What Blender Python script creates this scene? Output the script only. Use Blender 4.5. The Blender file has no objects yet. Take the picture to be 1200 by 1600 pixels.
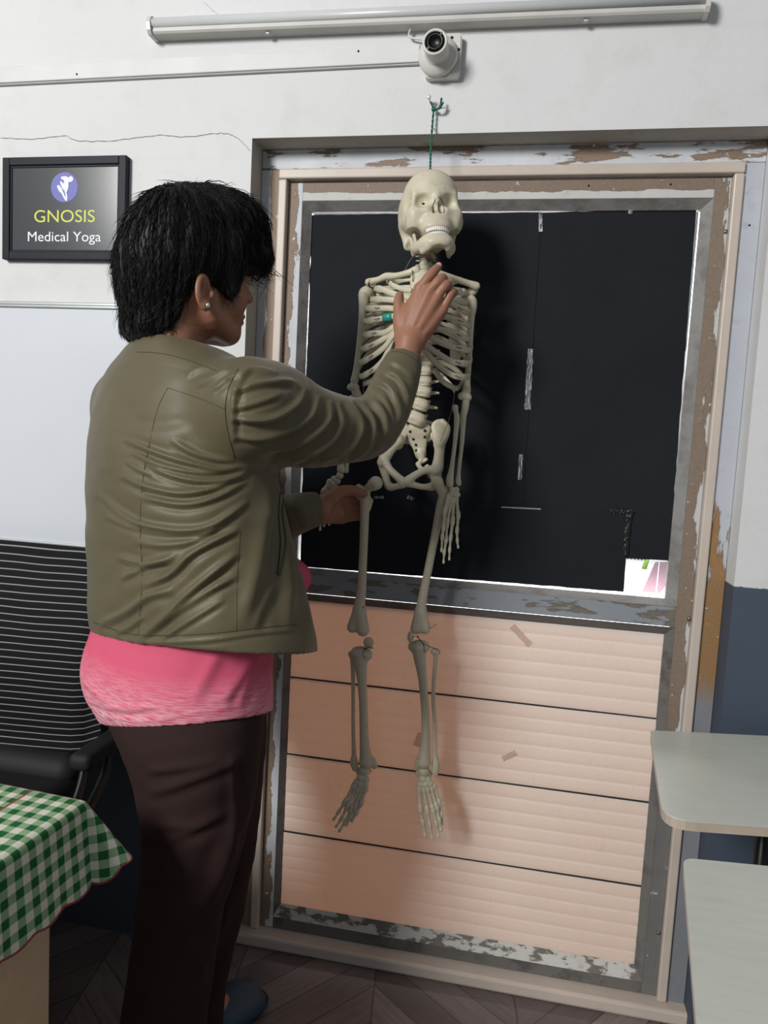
import bpy, bmesh, math, random
import numpy as np
from math import sin, cos, pi, sqrt, atan2, exp
from mathutils import Vector, Matrix, noise
from mathutils.bvhtree import BVHTree

random.seed(7); np.random.seed(7)
SC = bpy.context.scene
COL = SC.collection

# ------------------------------------------------------------------ camera geometry (a point on the plane y = Y, or z = Z, seen at a pixel)
FPX = 1150.0
CAM = np.array([0.5485, -1.5402, 1.1658]); _yaw, _pit, _rol = 0.183, -0.0931, 0.0532
_f = np.array([-sin(_yaw)*cos(_pit), cos(_yaw)*cos(_pit), sin(_pit)])
_r = np.cross(_f, [0, 0, 1]); _r = _r/np.linalg.norm(_r); _u = np.cross(_r, _f)
CR = _r*cos(_rol)+_u*sin(_rol); CU = -_r*sin(_rol)+_u*cos(_rol); CF = _f
def _ray(px, py): return CF*FPX+CR*(px-600)-CU*(py-800)
def P(px, py, Y):
    d = _ray(px, py); return CAM+d*(Y-CAM[1])/d[1]
def PZ(px, py, Z):
    d = _ray(px, py); return CAM+d*(Z-CAM[2])/d[2]
def proj(X):
    d = np.asarray(X)-CAM; z = d@CF
    return 600+FPX*(d@CR)/z, 800-FPX*(d@CU)/z, z
def rad(rpx, pt): return rpx*((np.asarray(pt)-CAM)@CF)/FPX
# the person's own upright plane (e1 = the way she faces, e2 = to her left, away from the camera)
PO = np.array([0.005, -0.42, 0.0]); E1 = np.array([.87, .493, 0.]); E1 /= np.linalg.norm(E1); E2 = np.array([-E1[1], E1[0], 0.])
def Q(px, py, d=0.0):
    r = _ray(px, py); return CAM+r*(((PO-CAM)@E2+d)/(r@E2))

# ------------------------------------------------------------------ scene helpers
def empty(name, loc=(0, 0, 0)):
    o = bpy.data.objects.new(name, None); COL.objects.link(o); o.location = loc; o.empty_display_size = .05
    return o
def tag(o, label=None, cat=None, group=None, kind=None):
    if label: o['label'] = label
    if cat: o['category'] = cat
    if group: o['group'] = group
    if kind: o['kind'] = kind
    return o
def setparent(o, p):
    # every parent here is only translated (empties) or sits at the origin (meshes modelled in world coordinates)
    o.parent = p
    if p.parent is None: o.matrix_parent_inverse = Matrix.Translation(-p.location)
    return o
def mesh_obj(name, verts, faces, mat=None, parent=None, smooth=True, label=None, uv=None):
    me = bpy.data.meshes.new(name)
    me.from_pydata([tuple(map(float, v)) for v in verts], [], [tuple(int(i) for i in f) for f in faces])
    me.update()
    if smooth: me.polygons.foreach_set('use_smooth', [True]*len(me.polygons))
    o = bpy.data.objects.new(name, me); COL.objects.link(o)
    if mat:
        for m in (mat if isinstance(mat, (list, tuple)) else [mat]): me.materials.append(m)
    if parent: setparent(o, parent)
    if label: o['label'] = label
    return o
def bm_obj(name, bm, mat=None, parent=None, smooth=False, label=None):
    me = bpy.data.meshes.new(name); bm.normal_update(); bm.to_mesh(me); bm.free()
    if smooth: me.polygons.foreach_set('use_smooth', [True]*len(me.polygons))
    o = bpy.data.objects.new(name, me); COL.objects.link(o)
    if mat:
        for m in (mat if isinstance(mat, (list, tuple)) else [mat]): me.materials.append(m)
    if parent: setparent(o, parent)
    if label: o['label'] = label
    return o
def bx(bm, lo, hi, bev=0.0, seg=2, mi=0):
    lo = [min(a, b) for a, b in zip(lo, hi)], [max(a, b) for a, b in zip(lo, hi)]
    lo, hi = lo
    vs = [bm.verts.new((x, y, z)) for x in (lo[0], hi[0]) for y in (lo[1], hi[1]) for z in (lo[2], hi[2])]
    fs = [bm.faces.new([vs[i] for i in f]) for f in ((0, 1, 3, 2), (4, 6, 7, 5), (0, 4, 5, 1), (2, 3, 7, 6), (0, 2, 6, 4), (1, 5, 7, 3))]
    for f in fs: f.material_index = mi
    if bev > 0:
        es = list({e for f in fs for e in f.edges})
        bmesh.ops.bevel(bm, geom=es, offset=bev, segments=seg, profile=.5, affect='EDGES')
def box(name, lo, hi, mat, parent=None, bev=.0, seg=2, label=None):
    bm = bmesh.new(); bx(bm, lo, hi, bev, seg); return bm_obj(name, bm, mat, parent, False, label)
def prism(bm, poly, axis_from, axis_to, ax=2, mi=0):
    """extrude a 2D polygon along axis ax"""
    def mk(p, t):
        if ax == 2: return (p[0], p[1], t)
        if ax == 1: return (p[0], t, p[1])
        return (t, p[0], p[1])
    a = [bm.verts.new(mk(p, axis_from)) for p in poly]; b = [bm.verts.new(mk(p, axis_to)) for p in poly]
    n = len(poly)
    fs = [bm.faces.new(a), bm.faces.new(b[::-1])]
    for i in range(n): fs.append(bm.faces.new([a[i], b[i], b[(i+1) % n], a[(i+1) % n]]))
    for f in fs: f.material_index = mi
    bmesh.ops.recalc_face_normals(bm, faces=fs)
def round_poly(pts, r, seg=5):
    out = []; n = len(pts)
    for i in range(n):
        p = np.array(pts[i], float); a = np.array(pts[i-1], float); b = np.array(pts[(i+1) % n], float)
        ri = r[i] if isinstance(r, (list, tuple)) else r
        u = (a-p)/np.linalg.norm(a-p); v = (b-p)/np.linalg.norm(b-p)
        if ri < 1e-5: out.append(tuple(p)); continue
        for k in range(seg+1):
            t = k/seg
            q = (1-t)**2*(p+u*ri)+2*t*(1-t)*p+t*t*(p+v*ri); out.append(tuple(q))
    return out
def catmull(pts, n=6, closed=False):
    pts = [np.asarray(p, float) for p in pts]
    if len(pts) < 3: return [pts[0]+(pts[-1]-pts[0])*t for t in np.linspace(0, 1, n+1)]
    ext = [2*pts[0]-pts[1]]+pts+[2*pts[-1]-pts[-2]]
    out = []
    for i in range(1, len(ext)-2):
        p0, p1, p2, p3 = ext[i-1:i+3]
        for k in range(n):
            t = k/n
            out.append(.5*((2*p1)+(-p0+p2)*t+(2*p0-5*p1+4*p2-p3)*t*t+(-p0+3*p1-3*p2+p3)*t**3))
    out.append(pts[-1]); return out
def tube_geo(pts, radii, sides=8, flat=1.0, up=(0, 0, 1), cap=True):
    """sweep; radii along the up-ish axis, times flat along the other axis"""
    pts = [np.asarray(p, float) for p in pts]; n = len(pts)
    if not hasattr(radii, '__len__'): radii = [radii]*n
    V = []; F = []
    up = np.asarray(up, float)
    for i in range(n):
        t = pts[min(i+1, n-1)]-pts[max(i-1, 0)]; t = t/(np.linalg.norm(t)+1e-12)
        a = up-t*(up@t)
        if np.linalg.norm(a) < 1e-3: a = np.array([1., 0, 0])-t*t[0]
        a /= np.linalg.norm(a); b = np.cross(t, a)
        for k in range(sides):
            th = 2*pi*k/sides
            V.append(pts[i]+radii[i]*(cos(th)*a+flat*sin(th)*b))
    for i in range(n-1):
        for k in range(sides):
            k2 = (k+1) % sides
            F.append((i*sides+k, i*sides+k2, (i+1)*sides+k2, (i+1)*sides+k))
    if cap:
        c0 = len(V); V.append(pts[0]); V.append(pts[-1])
        for k in range(sides):
            k2 = (k+1) % sides
            F.append((c0, k2, k)); F.append((c0+1, (n-1)*sides+k, (n-1)*sides+k2))
    return V, F
def tube(name, pts, radii, mat, parent=None, sides=8, flat=1.0, up=(0, 0, 1), label=None):
    V, F = tube_geo(pts, radii, sides, flat, up); return mesh_obj(name, V, F, mat, parent, True, label)
def merge_geo(parts):
    V = []; F = []
    for v, f in parts:
        o = len(V); V += list(v); F += [tuple(i+o for i in q) for q in f]
    return V, F
def lathe_geo(profile, center, axis=(0, -1, 0), n=32):
    """profile list of (r, t) along axis"""
    ax = np.asarray(axis, float); ax /= np.linalg.norm(ax)
    a = np.cross(ax, [0, 0, 1.]) if abs(ax[2]) < .9 else np.array([1., 0, 0]); a /= np.linalg.norm(a); b = np.cross(ax, a)
    V = []; F = []; c = np.asarray(center, float)
    for r, t in profile:
        for k in range(n):
            th = 2*pi*k/n; V.append(c+ax*t+r*(cos(th)*a+sin(th)*b))
    for i in range(len(profile)-1):
        for k in range(n):
            k2 = (k+1) % n; F.append((i*n+k, i*n+k2, (i+1)*n+k2, (i+1)*n+k))
    return V, F

# ------------------------------------------------------------------ signed-distance modelling
class Field:
    def __init__(s, lo, hi, res):
        s.lo = np.asarray(lo, float); s.res = res
        s.n = np.maximum(4, np.ceil((np.asarray(hi, float)-s.lo)/res).astype(int)+1)
        s.v = np.full(tuple(s.n), .08, np.float32)
    def block(s, lo, hi):
        a = np.clip(np.floor((np.asarray(lo)-s.lo)/s.res).astype(int), 0, s.n-1)
        b = np.clip(np.ceil((np.asarray(hi)-s.lo)/s.res).astype(int)+1, 1, s.n)
        if np.any(b <= a): return None
        ax = [s.lo[i]+s.res*np.arange(a[i], b[i], dtype=np.float32) for i in range(3)]
        X, Y, Z = np.meshgrid(*ax, indexing='ij')
        return tuple(slice(a[i], b[i]) for i in range(3)), X.astype(np.float32), Y.astype(np.float32), Z.astype(np.float32)
    def op(s, fn, lo, hi, k=.0, sub=False):
        m = max(k, 0)+2.5*s.res
        bl = s.block(np.asarray(lo)-m, np.asarray(hi)+m)
        if bl is None: return
        sl, X, Y, Z = bl
        d = fn(X, Y, Z).astype(np.float32); a = s.v[sl]
        if sub:
            d = -d
            if k > 0:
                h = np.maximum(k-np.abs(a-d), 0)/k; s.v[sl] = np.maximum(a, d)+h*h*k*.25
            else: s.v[sl] = np.maximum(a, d)
        else:
            if k > 0:
                h = np.maximum(k-np.abs(a-d), 0)/k; s.v[sl] = np.minimum(a, d)-h*h*k*.25
            else: s.v[sl] = np.minimum(a, d)
    def mesh(s, relax=2):
        v = s.v.copy()
        v[0], v[-1], v[:, 0], v[:, -1], v[:, :, 0], v[:, :, -1] = [.02]*6
        neg = v < 0
        nx, ny, nz = v.shape
        cnt = np.zeros((nx-1, ny-1, nz-1), np.int8)
        for i in (0, 1):
            for j in (0, 1):
                for k in (0, 1): cnt += neg[i:nx-1+i, j:ny-1+j, k:nz-1+k]
        act = (cnt > 0) & (cnt < 8)
        I, J, K = np.nonzero(act)
        idx = np.full(act.shape, -1, np.int64); idx[I, J, K] = np.arange(len(I))
        acc = np.zeros((len(I), 3)); num = np.zeros(len(I))
        corners = [(i, j, k) for i in (0, 1) for j in (0, 1) for k in (0, 1)]
        for a in corners:
            for ax in range(3):
                if a[ax] == 1: continue
                b = list(a); b[ax] = 1
                va = v[I+a[0], J+a[1], K+a[2]]; vb = v[I+b[0], J+b[1], K+b[2]]
                m = (va < 0) != (vb < 0)
                t = va/(va-vb+1e-20)
                p = np.repeat(np.array([a], float), len(I), 0); p[:, ax] += t
                acc[m] += p[m]; num[m] += 1
        pts = np.stack([I, J, K], 1)+acc/num[:, None]
        V = s.lo+pts*s.res
        F = []
        for ax in range(3):
            o1, o2 = [(1, 2), (2, 0), (0, 1)][ax]
            sl0 = [slice(None)]*3; sl1 = [slice(None)]*3
            sl0[ax] = slice(0, -1); sl1[ax] = slice(1, None)
            ch = neg[tuple(sl0)] != neg[tuple(sl1)]
            ii = np.array(np.nonzero(ch)).T
            ok = (ii[:, o1] > 0) & (ii[:, o2] > 0) & (ii[:, o1] < v.shape[o1]-1) & (ii[:, o2] < v.shape[o2]-1)
            ii = ii[ok]
            if not len(ii): continue
            def cell(d1, d2):
                c = ii.copy(); c[:, o1] -= d1; c[:, o2] -= d2
                return idx[c[:, 0], c[:, 1], c[:, 2]]
            q = np.stack([cell(1, 1), cell(0, 1), cell(0, 0), cell(1, 0)], 1)
            inside = neg[ii[:, 0], ii[:, 1], ii[:, 2]]
            q[~inside] = q[~inside][:, ::-1]
            F.append(q)
        F = np.concatenate(F) if F else np.zeros((0, 4), int)
        if relax and len(F):
            for _ in range(relax):
                S = np.zeros_like(V); N = np.zeros(len(V))
                for a in range(4):
                    b = (a+1) % 4
                    np.add.at(S, F[:, a], V[F[:, b]]); np.add.at(N, F[:, a], 1)
                    np.add.at(S, F[:, b], V[F[:, a]]); np.add.at(N, F[:, b], 1)
                V = V*.5+.5*S/np.maximum(N, 1)[:, None]
        return V, F
def f_cap(a, b, ra, rb):
    a = np.asarray(a, float); b = np.asarray(b, float); ab = b-a; L = float(ab@ab)+1e-12
    def fn(X, Y, Z):
        t = np.clip(((X-a[0])*ab[0]+(Y-a[1])*ab[1]+(Z-a[2])*ab[2])/L, 0, 1)
        return np.sqrt((X-a[0]-t*ab[0])**2+(Y-a[1]-t*ab[1])**2+(Z-a[2]-t*ab[2])**2)-(ra+(rb-ra)*t)
    R = max(ra, rb)
    return fn, np.minimum(a, b)-R, np.maximum(a, b)+R
def f_ell(c, r, M=None):
    c = np.asarray(c, float); r = np.asarray(r, float)
    M = np.eye(3) if M is None else np.asarray(M, float)   # columns = axes
    def fn(X, Y, Z):
        x, y, z = X-c[0], Y-c[1], Z-c[2]
        q = [(x*M[0, i]+y*M[1, i]+z*M[2, i])/r[i] for i in range(3)]
        k0 = np.sqrt(q[0]**2+q[1]**2+q[2]**2)
        k1 = np.sqrt((q[0]/r[0])**2+(q[1]/r[1])**2+(q[2]/r[2])**2)+1e-9
        return k0*(k0-1)/k1
    R = max(r)
    ext = np.sqrt(((M*r)**2).sum(1))
    return fn, c-ext, c+ext
def f_fcap(a, b, ra, rb, n, s):
    """capsule squeezed along n by the factor s (s > 1 = thinner)"""
    a = np.asarray(a, float); b = np.asarray(b, float); n = np.asarray(n, float); n /= np.linalg.norm(n)
    ab = b-a; L = float(ab@ab)+1e-12
    def fn(X, Y, Z):
        t = np.clip(((X-a[0])*ab[0]+(Y-a[1])*ab[1]+(Z-a[2])*ab[2])/L, 0, 1)
        x, y, z = X-a[0]-t*ab[0], Y-a[1]-t*ab[1], Z-a[2]-t*ab[2]
        h = x*n[0]+y*n[1]+z*n[2]
        d = np.sqrt(x*x+y*y+z*z+h*h*(s*s-1))
        r = (ra+(rb-ra)*t)
        return (d-r)/(1+(s-1)*np.abs(h)*s/(d+1e-6))
    R = max(ra, rb)
    return fn, np.minimum(a, b)-R, np.maximum(a, b)+R
def sdf(prims, res, relax=2, pad=None):
    """prims: (kind, args..., k) with kind cap/ell/fcap, or 'fn'; a leading '-' subtracts"""
    built = []; lo = np.full(3, 1e9); hi = -lo
    for p in prims:
        kind = p[0]; sub = kind[0] == '-'; kind = kind.lstrip('-'); k = p[-1]
        if kind == 'fn': fn, l, h = p[1], np.asarray(p[2], float), np.asarray(p[3], float)
        else: fn, l, h = {'cap': f_cap, 'ell': f_ell, 'fcap': f_fcap}[kind](*p[1:-1])
        built.append((fn, l, h, k, sub))
        if not sub: lo = np.minimum(lo, l); hi = np.maximum(hi, h)
    m = 4*res
    F = Field(lo-m, hi+m, res)
    for fn, l, h, k, sub in built: F.op(fn, l, h, k, sub)
    return F.mesh(relax)
def chain(pts, k=.004, flat=None, smooth=4):
    """pts = [(xyz, r), ...] -> one smooth tapering limb"""
    P4 = [np.append(np.asarray(p, float), r) for p, r in pts]
    if len(P4) > 2 and smooth: P4 = catmull(P4, smooth)
    fns = []; lo = np.full(3, 1e9); hi = -lo
    for a, b in zip(P4[:-1], P4[1:]):
        f, l, h = f_cap(a[:3], b[:3], max(a[3], 2e-4), max(b[3], 2e-4)) if flat is None else f_fcap(a[:3], b[:3], max(a[3], 2e-4), max(b[3], 2e-4), flat[0], flat[1])
        fns.append(f); lo = np.minimum(lo, l); hi = np.maximum(hi, h)
    def fn(X, Y, Z):
        d = fns[0](X, Y, Z)
        for f in fns[1:]: d = np.minimum(d, f(X, Y, Z))
        return d
    return [('fn', fn, lo, hi, k)]

# ------------------------------------------------------------------ materials
def srgb(r, g, b):
    return tuple((c/12.92 if c <= .04045 else ((c+.055)/1.055)**2.4) for c in (r/255, g/255, b/255))+(1,)
class NT:
    def __init__(s, name):
        s.m = bpy.data.materials.new(name); s.m.use_nodes = True; s.t = s.m.node_tree; s.t.nodes.clear()
        s.out = s.t.nodes.new('ShaderNodeOutputMaterial')
    def n(s, typ, **kw):
        x = s.t.nodes.new('ShaderNode'+typ)
        for k, v in kw.items(): setattr(x, k, v)
        return x
    def l(s, a, b): s.t.links.new(a, b)
    def val(s, sock, v):
        if hasattr(v, 'is_linked') or isinstance(v, bpy.types.NodeSocket): s.l(v, sock)
        else: sock.default_value = v
    def math(s, op, a, b=0.0, c=0.0):
        x = s.n('Math', operation=op)
        s.val(x.inputs[0], a); s.val(x.inputs[1], b); s.val(x.inputs[2], c)
        return x.outputs[0]
    def mix(s, f, a, b, bt='MIX'):
        x = s.n('Mix', data_type='RGBA', blend_type=bt)
        s.val(x.inputs[0], f); s.val(x.inputs[6], a); s.val(x.inputs[7], b); return x.outputs[2]
    def coord(s, which='Object'): return s.n('TexCoord').outputs[which]
    def sep(s, v):
        x = s.n('SeparateXYZ'); s.l(v, x.inputs[0]); return x.outputs
    def comb(s, a, b, c):
        x = s.n('CombineXYZ'); s.val(x.inputs[0], a); s.val(x.inputs[1], b); s.val(x.inputs[2], c); return x.outputs[0]
    def map(s, v, sc=(1, 1, 1), loc=(0, 0, 0)):
        x = s.n('Mapping'); s.l(v, x.inputs[0]); x.inputs['Scale'].default_value = sc; x.inputs['Location'].default_value = loc; return x.outputs[0]
    def noise(s, v, scale, detail=4, rough=.55, dist=0.0):
        x = s.n('TexNoise'); s.l(v, x.inputs['Vector']); x.inputs['Scale'].default_value = scale; x.inputs['Detail'].default_value = detail
        x.inputs['Roughness'].default_value = rough; x.inputs['Distortion'].default_value = dist; return x.outputs[0]
    def ramp(s, f, stops):
        x = s.n('ValToRGB'); s.l(f, x.inputs[0]); e = x.color_ramp.elements
        while len(e) < len(stops): e.new(.5)
        for i, (p, c) in enumerate(stops): e[i].position = p; e[i].color = c if len(c) == 4 else tuple(c)+(1,)
        return x.outputs[0]
    def step(s, f, a, b):
        x = s.n('MapRange'); s.l(f, x.inputs[0]); x.inputs[1].default_value = a; x.inputs[2].default_value = b; return x.outputs[0]
    def bump(s, h, strength=.3, dist=.002):
        x = s.n('Bump'); s.l(h, x.inputs['Height']); x.inputs['Strength'].default_value = strength; x.inputs['Distance'].default_value = dist; return x.outputs[0]
    def bsdf(s, color, rough=.5, normal=None, metal=0.0, spec=.5, **kw):
        b = s.n('BsdfPrincipled'); s.val(b.inputs['Base Color'], color); s.val(b.inputs['Roughness'], rough)
        s.val(b.inputs['Metallic'], metal); b.inputs['Specular IOR Level'].default_value = spec
        if normal is not None: s.l(normal, b.inputs['Normal'])
        for k, v in kw.items(): s.val(b.inputs[k.replace('_', ' ')], v)
        s.l(b.outputs[0], s.out.inputs[0]); return b
def simple(name, col, rough=.5, var=.06, scale=30, bump=0.0, metal=0.0, spec=.5, bscale=200, **kw):
    t = NT(name); c = t.coord()
    n = t.noise(c, scale)
    lo = tuple(x*(1-var) for x in col[:3])+(1,); hi = tuple(min(1, x*(1+var)) for x in col[:3])+(1,)
    colr = t.ramp(n, [(.3, lo), (.7, hi)])
    nm = t.bump(t.noise(c, bscale, 2), bump, .001) if bump else None
    t.bsdf(colr, rough, nm, metal, spec, **kw); return t.m
# ================================================================== SETTING
WY = -0.0555        # front plane of the wall; the door frame stands back at y = 0
# ---- materials
def mat_wall():
    t = NT('wall_paint'); c = t.coord(); x, y, z = t.sep(c)
    n1 = t.noise(c, 2.2, 5, .6); n2 = t.noise(c, 14, 4, .6)
    white = t.mix(n1, srgb(205, 206, 206), srgb(220, 221, 221))
    white = t.mix(t.math('MULTIPLY', t.step(n2, .52, .75), .35), white, srgb(196, 193, 188))
    streak = t.noise(t.map(c, (1.2, 1, 26)), 1.0, 3)
    white = t.mix(t.math('MULTIPLY', t.step(streak, .55, .8), .14), white, srgb(186, 184, 180))
    blue = t.mix(n1, srgb(56, 68, 84), srgb(74, 86, 100))
    edge = t.math('ADD', .926, t.math('MULTIPLY', t.noise(t.map(c, (60, 1, 1)), 1.0, 2), .008))
    f = t.step(t.math('SUBTRACT', z, edge), -.001, .001)
    col = t.mix(f, blue, white)
    h = t.math('ADD', t.math('MULTIPLY', n2, .6), t.noise(c, 90, 3))
    t.bsdf(col, .62, t.bump(h, .12, .004)); return t.m
def mat_peel(name, paint, base, scale=(14, 14, 14), thresh=.5, soft=.012, grad=None, paint2=None, rough=.6, flecks=True, low=None):
    """paint flaking off a darker base; grad=(axis, pos, width) pushes the flaking to one side"""
    t = NT(name); c = t.coord(); xyz = t.sep(c)
    n = t.noise(t.map(c, scale), 1.0, 7, .62)
    if grad: n = t.math('ADD', n, t.math('MULTIPLY', t.math('SUBTRACT', xyz[grad[0]], grad[1]), 1.0/grad[2]))
    f = t.step(n, thresh-soft, thresh+soft)
    tone = t.noise(c, 9, 5, .6)
    pc = t.mix(tone, paint, paint2 or paint)
    dirt = t.noise(t.map(c, (40, 40, 40)), 1.0, 5, .7)
    pc = t.mix(t.math('MULTIPLY', t.step(dirt, .55, .72), .45), pc, tuple(v*.55 for v in paint[:3])+(1,))
    bc = t.mix(t.noise(c, 220, 3), tuple(v*.72 for v in base[:3])+(1,), tuple(min(1, v*1.22) for v in base[:3])+(1,))
    if flecks:
        bc = t.mix(t.step(t.noise(c, 75, 2), .70, .73), bc, paint)
    col = t.mix(f, bc, pc)
    rim = t.math('MULTIPLY', t.step(n, thresh-soft*4, thresh), t.math('SUBTRACT', 1.0, f))
    col = t.mix(t.math('MULTIPLY', rim, .35), col, (.05, .045, .04, 1))
    if low:
        lz = t.step(t.math('ADD', xyz[2], t.math('MULTIPLY', n, .10)), low[0], low[1])
        lowc = t.mix(tone, low[2], tuple(v*.7 for v in low[2][:3])+(1,))
        fl_ = t.step(t.noise(c, 40, 5, .7), .64, .68)
        col = t.mix(lz, t.mix(fl_, lowc, paint), col)
    t.bsdf(col, rough, t.bump(f, .5, .0015)); return t.m
WHITEP, GREYP, BROWN = srgb(214, 217, 220), srgb(176, 181, 188), srgb(140, 120, 101)
M = {}
M['wall'] = mat_wall()
M['reveal'] = mat_peel('reveal_grey', srgb(186, 181, 174), srgb(160, 152, 143), (10, 10, 10), .36, .05, None, srgb(174, 169, 162), .8, False)
M['jamb_left'] = mat_peel('peeling_jamb_left', WHITEP, BROWN, (30, 30, 9), .5, .015, (0, -.020, -.045), GREYP)
M['jamb_head'] = mat_peel('peeling_jamb_head', srgb(222, 226, 230), BROWN, (7, 20, 34), .45, .015, None, GREYP)
M['jamb_right'] = mat_peel('grey_jamb', srgb(186, 190, 199), srgb(148, 114, 76), (26, 20, 5), .55, .015, (2, .99, .75), srgb(172, 177, 185), low=(.68, .74, srgb(138, 142, 148)))
M['beige'] = simple('beige_gloss', srgb(197, 184, 172), .42, .05, 12, .08)
M['stile_left'] = mat_peel('peeling_stile', WHITEP, srgb(134, 114, 96), (34, 20, 11), .5, .012, (0, .036, .07), GREYP)
M['stile_right'] = mat_peel('worn_brown_stile', srgb(198, 200, 200), srgb(132, 116, 101), (30, 20, 7), .60, .012, (0, .89, .10), srgb(186, 187, 186), low=(.62, .68, srgb(120, 119, 117)))
M['rail_top'] = mat_peel('worn_top_rail', srgb(206, 205, 201), srgb(130, 112, 97), (9, 20, 30), .54, .012, (2, 1.6835, -.024), srgb(184, 184, 180))
M['rail_mid'] = mat_peel('worn_mid_rail', srgb(146, 152, 158), srgb(118, 110, 98), (7, 20, 26), .46, .012, None, srgb(128, 134, 140))
M['rail_bot'] = mat_peel('scuffed_bottom', srgb(206, 204, 198), srgb(112, 108, 100), (24, 20, 60), .47, .03, None, srgb(180, 178, 172))
M['steel'] = mat_peel('bead_grey', srgb(150, 149, 147), srgb(136, 134, 131), (20, 20, 20), .42, .12, None, srgb(142, 140, 138), .38, False)
M['steel_dark'] = mat_peel('bead_dark', srgb(112, 110, 107), srgb(92, 90, 88), (20, 20, 20), .42, .08, None, srgb(102, 100, 97), .45, False)
def mat_glass():
    t = NT('glass_pane'); tr = t.n('BsdfTransparent'); gl = t.n('BsdfGlossy'); gl.inputs['Roughness'].default_value = .02
    mx = t.n('MixShader'); mx.inputs[0].default_value = .06; t.l(tr.outputs[0], mx.inputs[1]); t.l(gl.outputs[0], mx.inputs[2]); t.l(mx.outputs[0], t.out.inputs[0]); return t.m
M['glass'] = mat_glass()
def mat_panel():
    t = NT('pink_panel'); c = t.coord(); n = t.noise(c, 5, 5, .6)
    x, y, z = t.sep(c)
    col = t.mix(n, srgb(206, 202, 194), srgb(218, 214, 208))
    grime = t.noise(t.map(c, (50, 1, 14)), 1.0, 5, .7)
    col = t.mix(t.math('MULTIPLY', t.step(grime, .58, .8), .3), col, srgb(168, 158, 148))
    low = t.step(z, .5, .05)
    col = t.mix(t.math('MULTIPLY', low, .28), col, srgb(186, 176, 164))
    d = t.n('BsdfPrincipled'); t.l(col, d.inputs['Base Color']); d.inputs['Roughness'].default_value = .33; d.inputs['Specular IOR Level'].default_value = .3
    tr = t.n('BsdfTranslucent'); tr.inputs[0].default_value = (.95, .40, .19, 1)
    mx = t.n('MixShader'); mx.inputs[0].default_value = .06
    t.l(d.outputs[0], mx.inputs[1]); t.l(tr.outputs[0], mx.inputs[2]); t.l(mx.outputs[0], t.out.inputs[0]); return t.m
M['panel'] = mat_panel()
def mat_floor():
    t = NT('chevron_floor'); c = t.coord(); x, y, z = t.sep(c)
    th = .12; ca, sa = cos(th), sin(th)
    u = t.math('ADD', t.math('MULTIPLY', x, ca), t.math('MULTIPLY', y, sa)); v = t.math('SUBTRACT', t.math('MULTIPLY', y, ca), t.math('MULTIPLY', x, sa))
    W = .30; pl = .072
    cu = t.math('DIVIDE', u, W); ci = t.math('FLOOR', cu); fr = t.math('SUBTRACT', cu, ci)
    par = t.math('MODULO', t.math('ABSOLUTE', ci), 2.0)
    sgn = t.math('SUBTRACT', t.math('MULTIPLY', par, 2.0), 1.0)
    vv = t.math('ADD', v, t.math('MULTIPLY', t.math('MULTIPLY', fr, sgn), W*1.0))
    vv = t.math('SUBTRACT', vv, t.math('MULTIPLY', par, W))
    pv = t.math('DIVIDE', vv, pl*1.414); pi_ = t.math('FLOOR', pv); pf = t.math('SUBTRACT', pv, pi_)
    wn = t.n('TexWhiteNoise', noise_dimensions='2D'); t.l(t.comb(ci, pi_, 0.0), wn.inputs['Vector'])
    along = t.math('SUBTRACT', u, t.math('MULTIPLY', v, sgn))
    g = t.noise(t.comb(t.math('MULTIPLY', vv, 90.0), t.math('MULTIPLY', along, 6.0), t.math('MULTIPLY', pi_, 3.7)), 1.0, 5, .65)
    base = t.ramp(wn.outputs[0], [(0, srgb(96, 86, 85)), (.5, srgb(116, 105, 103)), (1, srgb(142, 130, 128))])
    col = t.mix(t.math('MULTIPLY', t.step(g, .35, .75), .55), base, srgb(76, 66, 65), 'MIX')
    e1 = t.math('MINIMUM', pf, t.math('SUBTRACT', 1.0, pf)); e2 = t.math('MINIMUM', fr, t.math('SUBTRACT', 1.0, fr))
    j = t.math('MAXIMUM', t.step(e1, .035, .0), t.step(e2, .01, 0.0))
    col = t.mix(t.math('MULTIPLY', j, .7), col, (.012, .01, .01, 1))
    t.bsdf(col, .5, t.bump(t.math('SUBTRACT', g, j), .15, .001)); return t.m
M['floor'] = mat_floor()

# ---- wall with the door opening, floor
def build_wall():
    bm = bmesh.new()
    x0, x1, zt = -.041, .958, 1.771; L, Rr, H, yb = -5.0, 5.0, 3.3, .17
    def quad(p, mi):
        f = bm.faces.new([bm.verts.new(q) for q in p]); f.material_index = mi
    fr, bk = WY, yb
    for y, flip in ((fr, False), (bk, True)):
        for (a, b, c, d) in ((L, x0, 0, H), (x1, Rr, 0, H), (x0, x1, zt, H)):
            q = [(a, y, c), (b, y, c), (b, y, d), (a, y, d)]
            quad(q[::-1] if flip else q, 0)
    rb = .003
    quad([(x0, fr, 0), (x0, bk, 0), (x0, bk, zt), (x0, fr, zt)][::-1], 1)
    quad([(x1, fr, 0), (x1, bk, 0), (x1, bk, zt), (x1, fr, zt)], 0)
    quad([(x0, fr, zt), (x0, bk, zt), (x1, bk, zt), (x1, fr, zt)][::-1], 1)
    quad([(L, fr, H), (Rr, fr, H), (Rr, bk, H), (L, bk, H)], 0)
    for x in (L, Rr): quad([(x, fr, 0), (x, bk, 0), (x, bk, H), (x, fr, H)], 0)
    return bm_obj('wall_back', bm, [M['wall'], M['reveal']])
wall = tag(build_wall(), 'white plastered wall with blue painted lower band around the door', 'wall', kind='structure')
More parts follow.
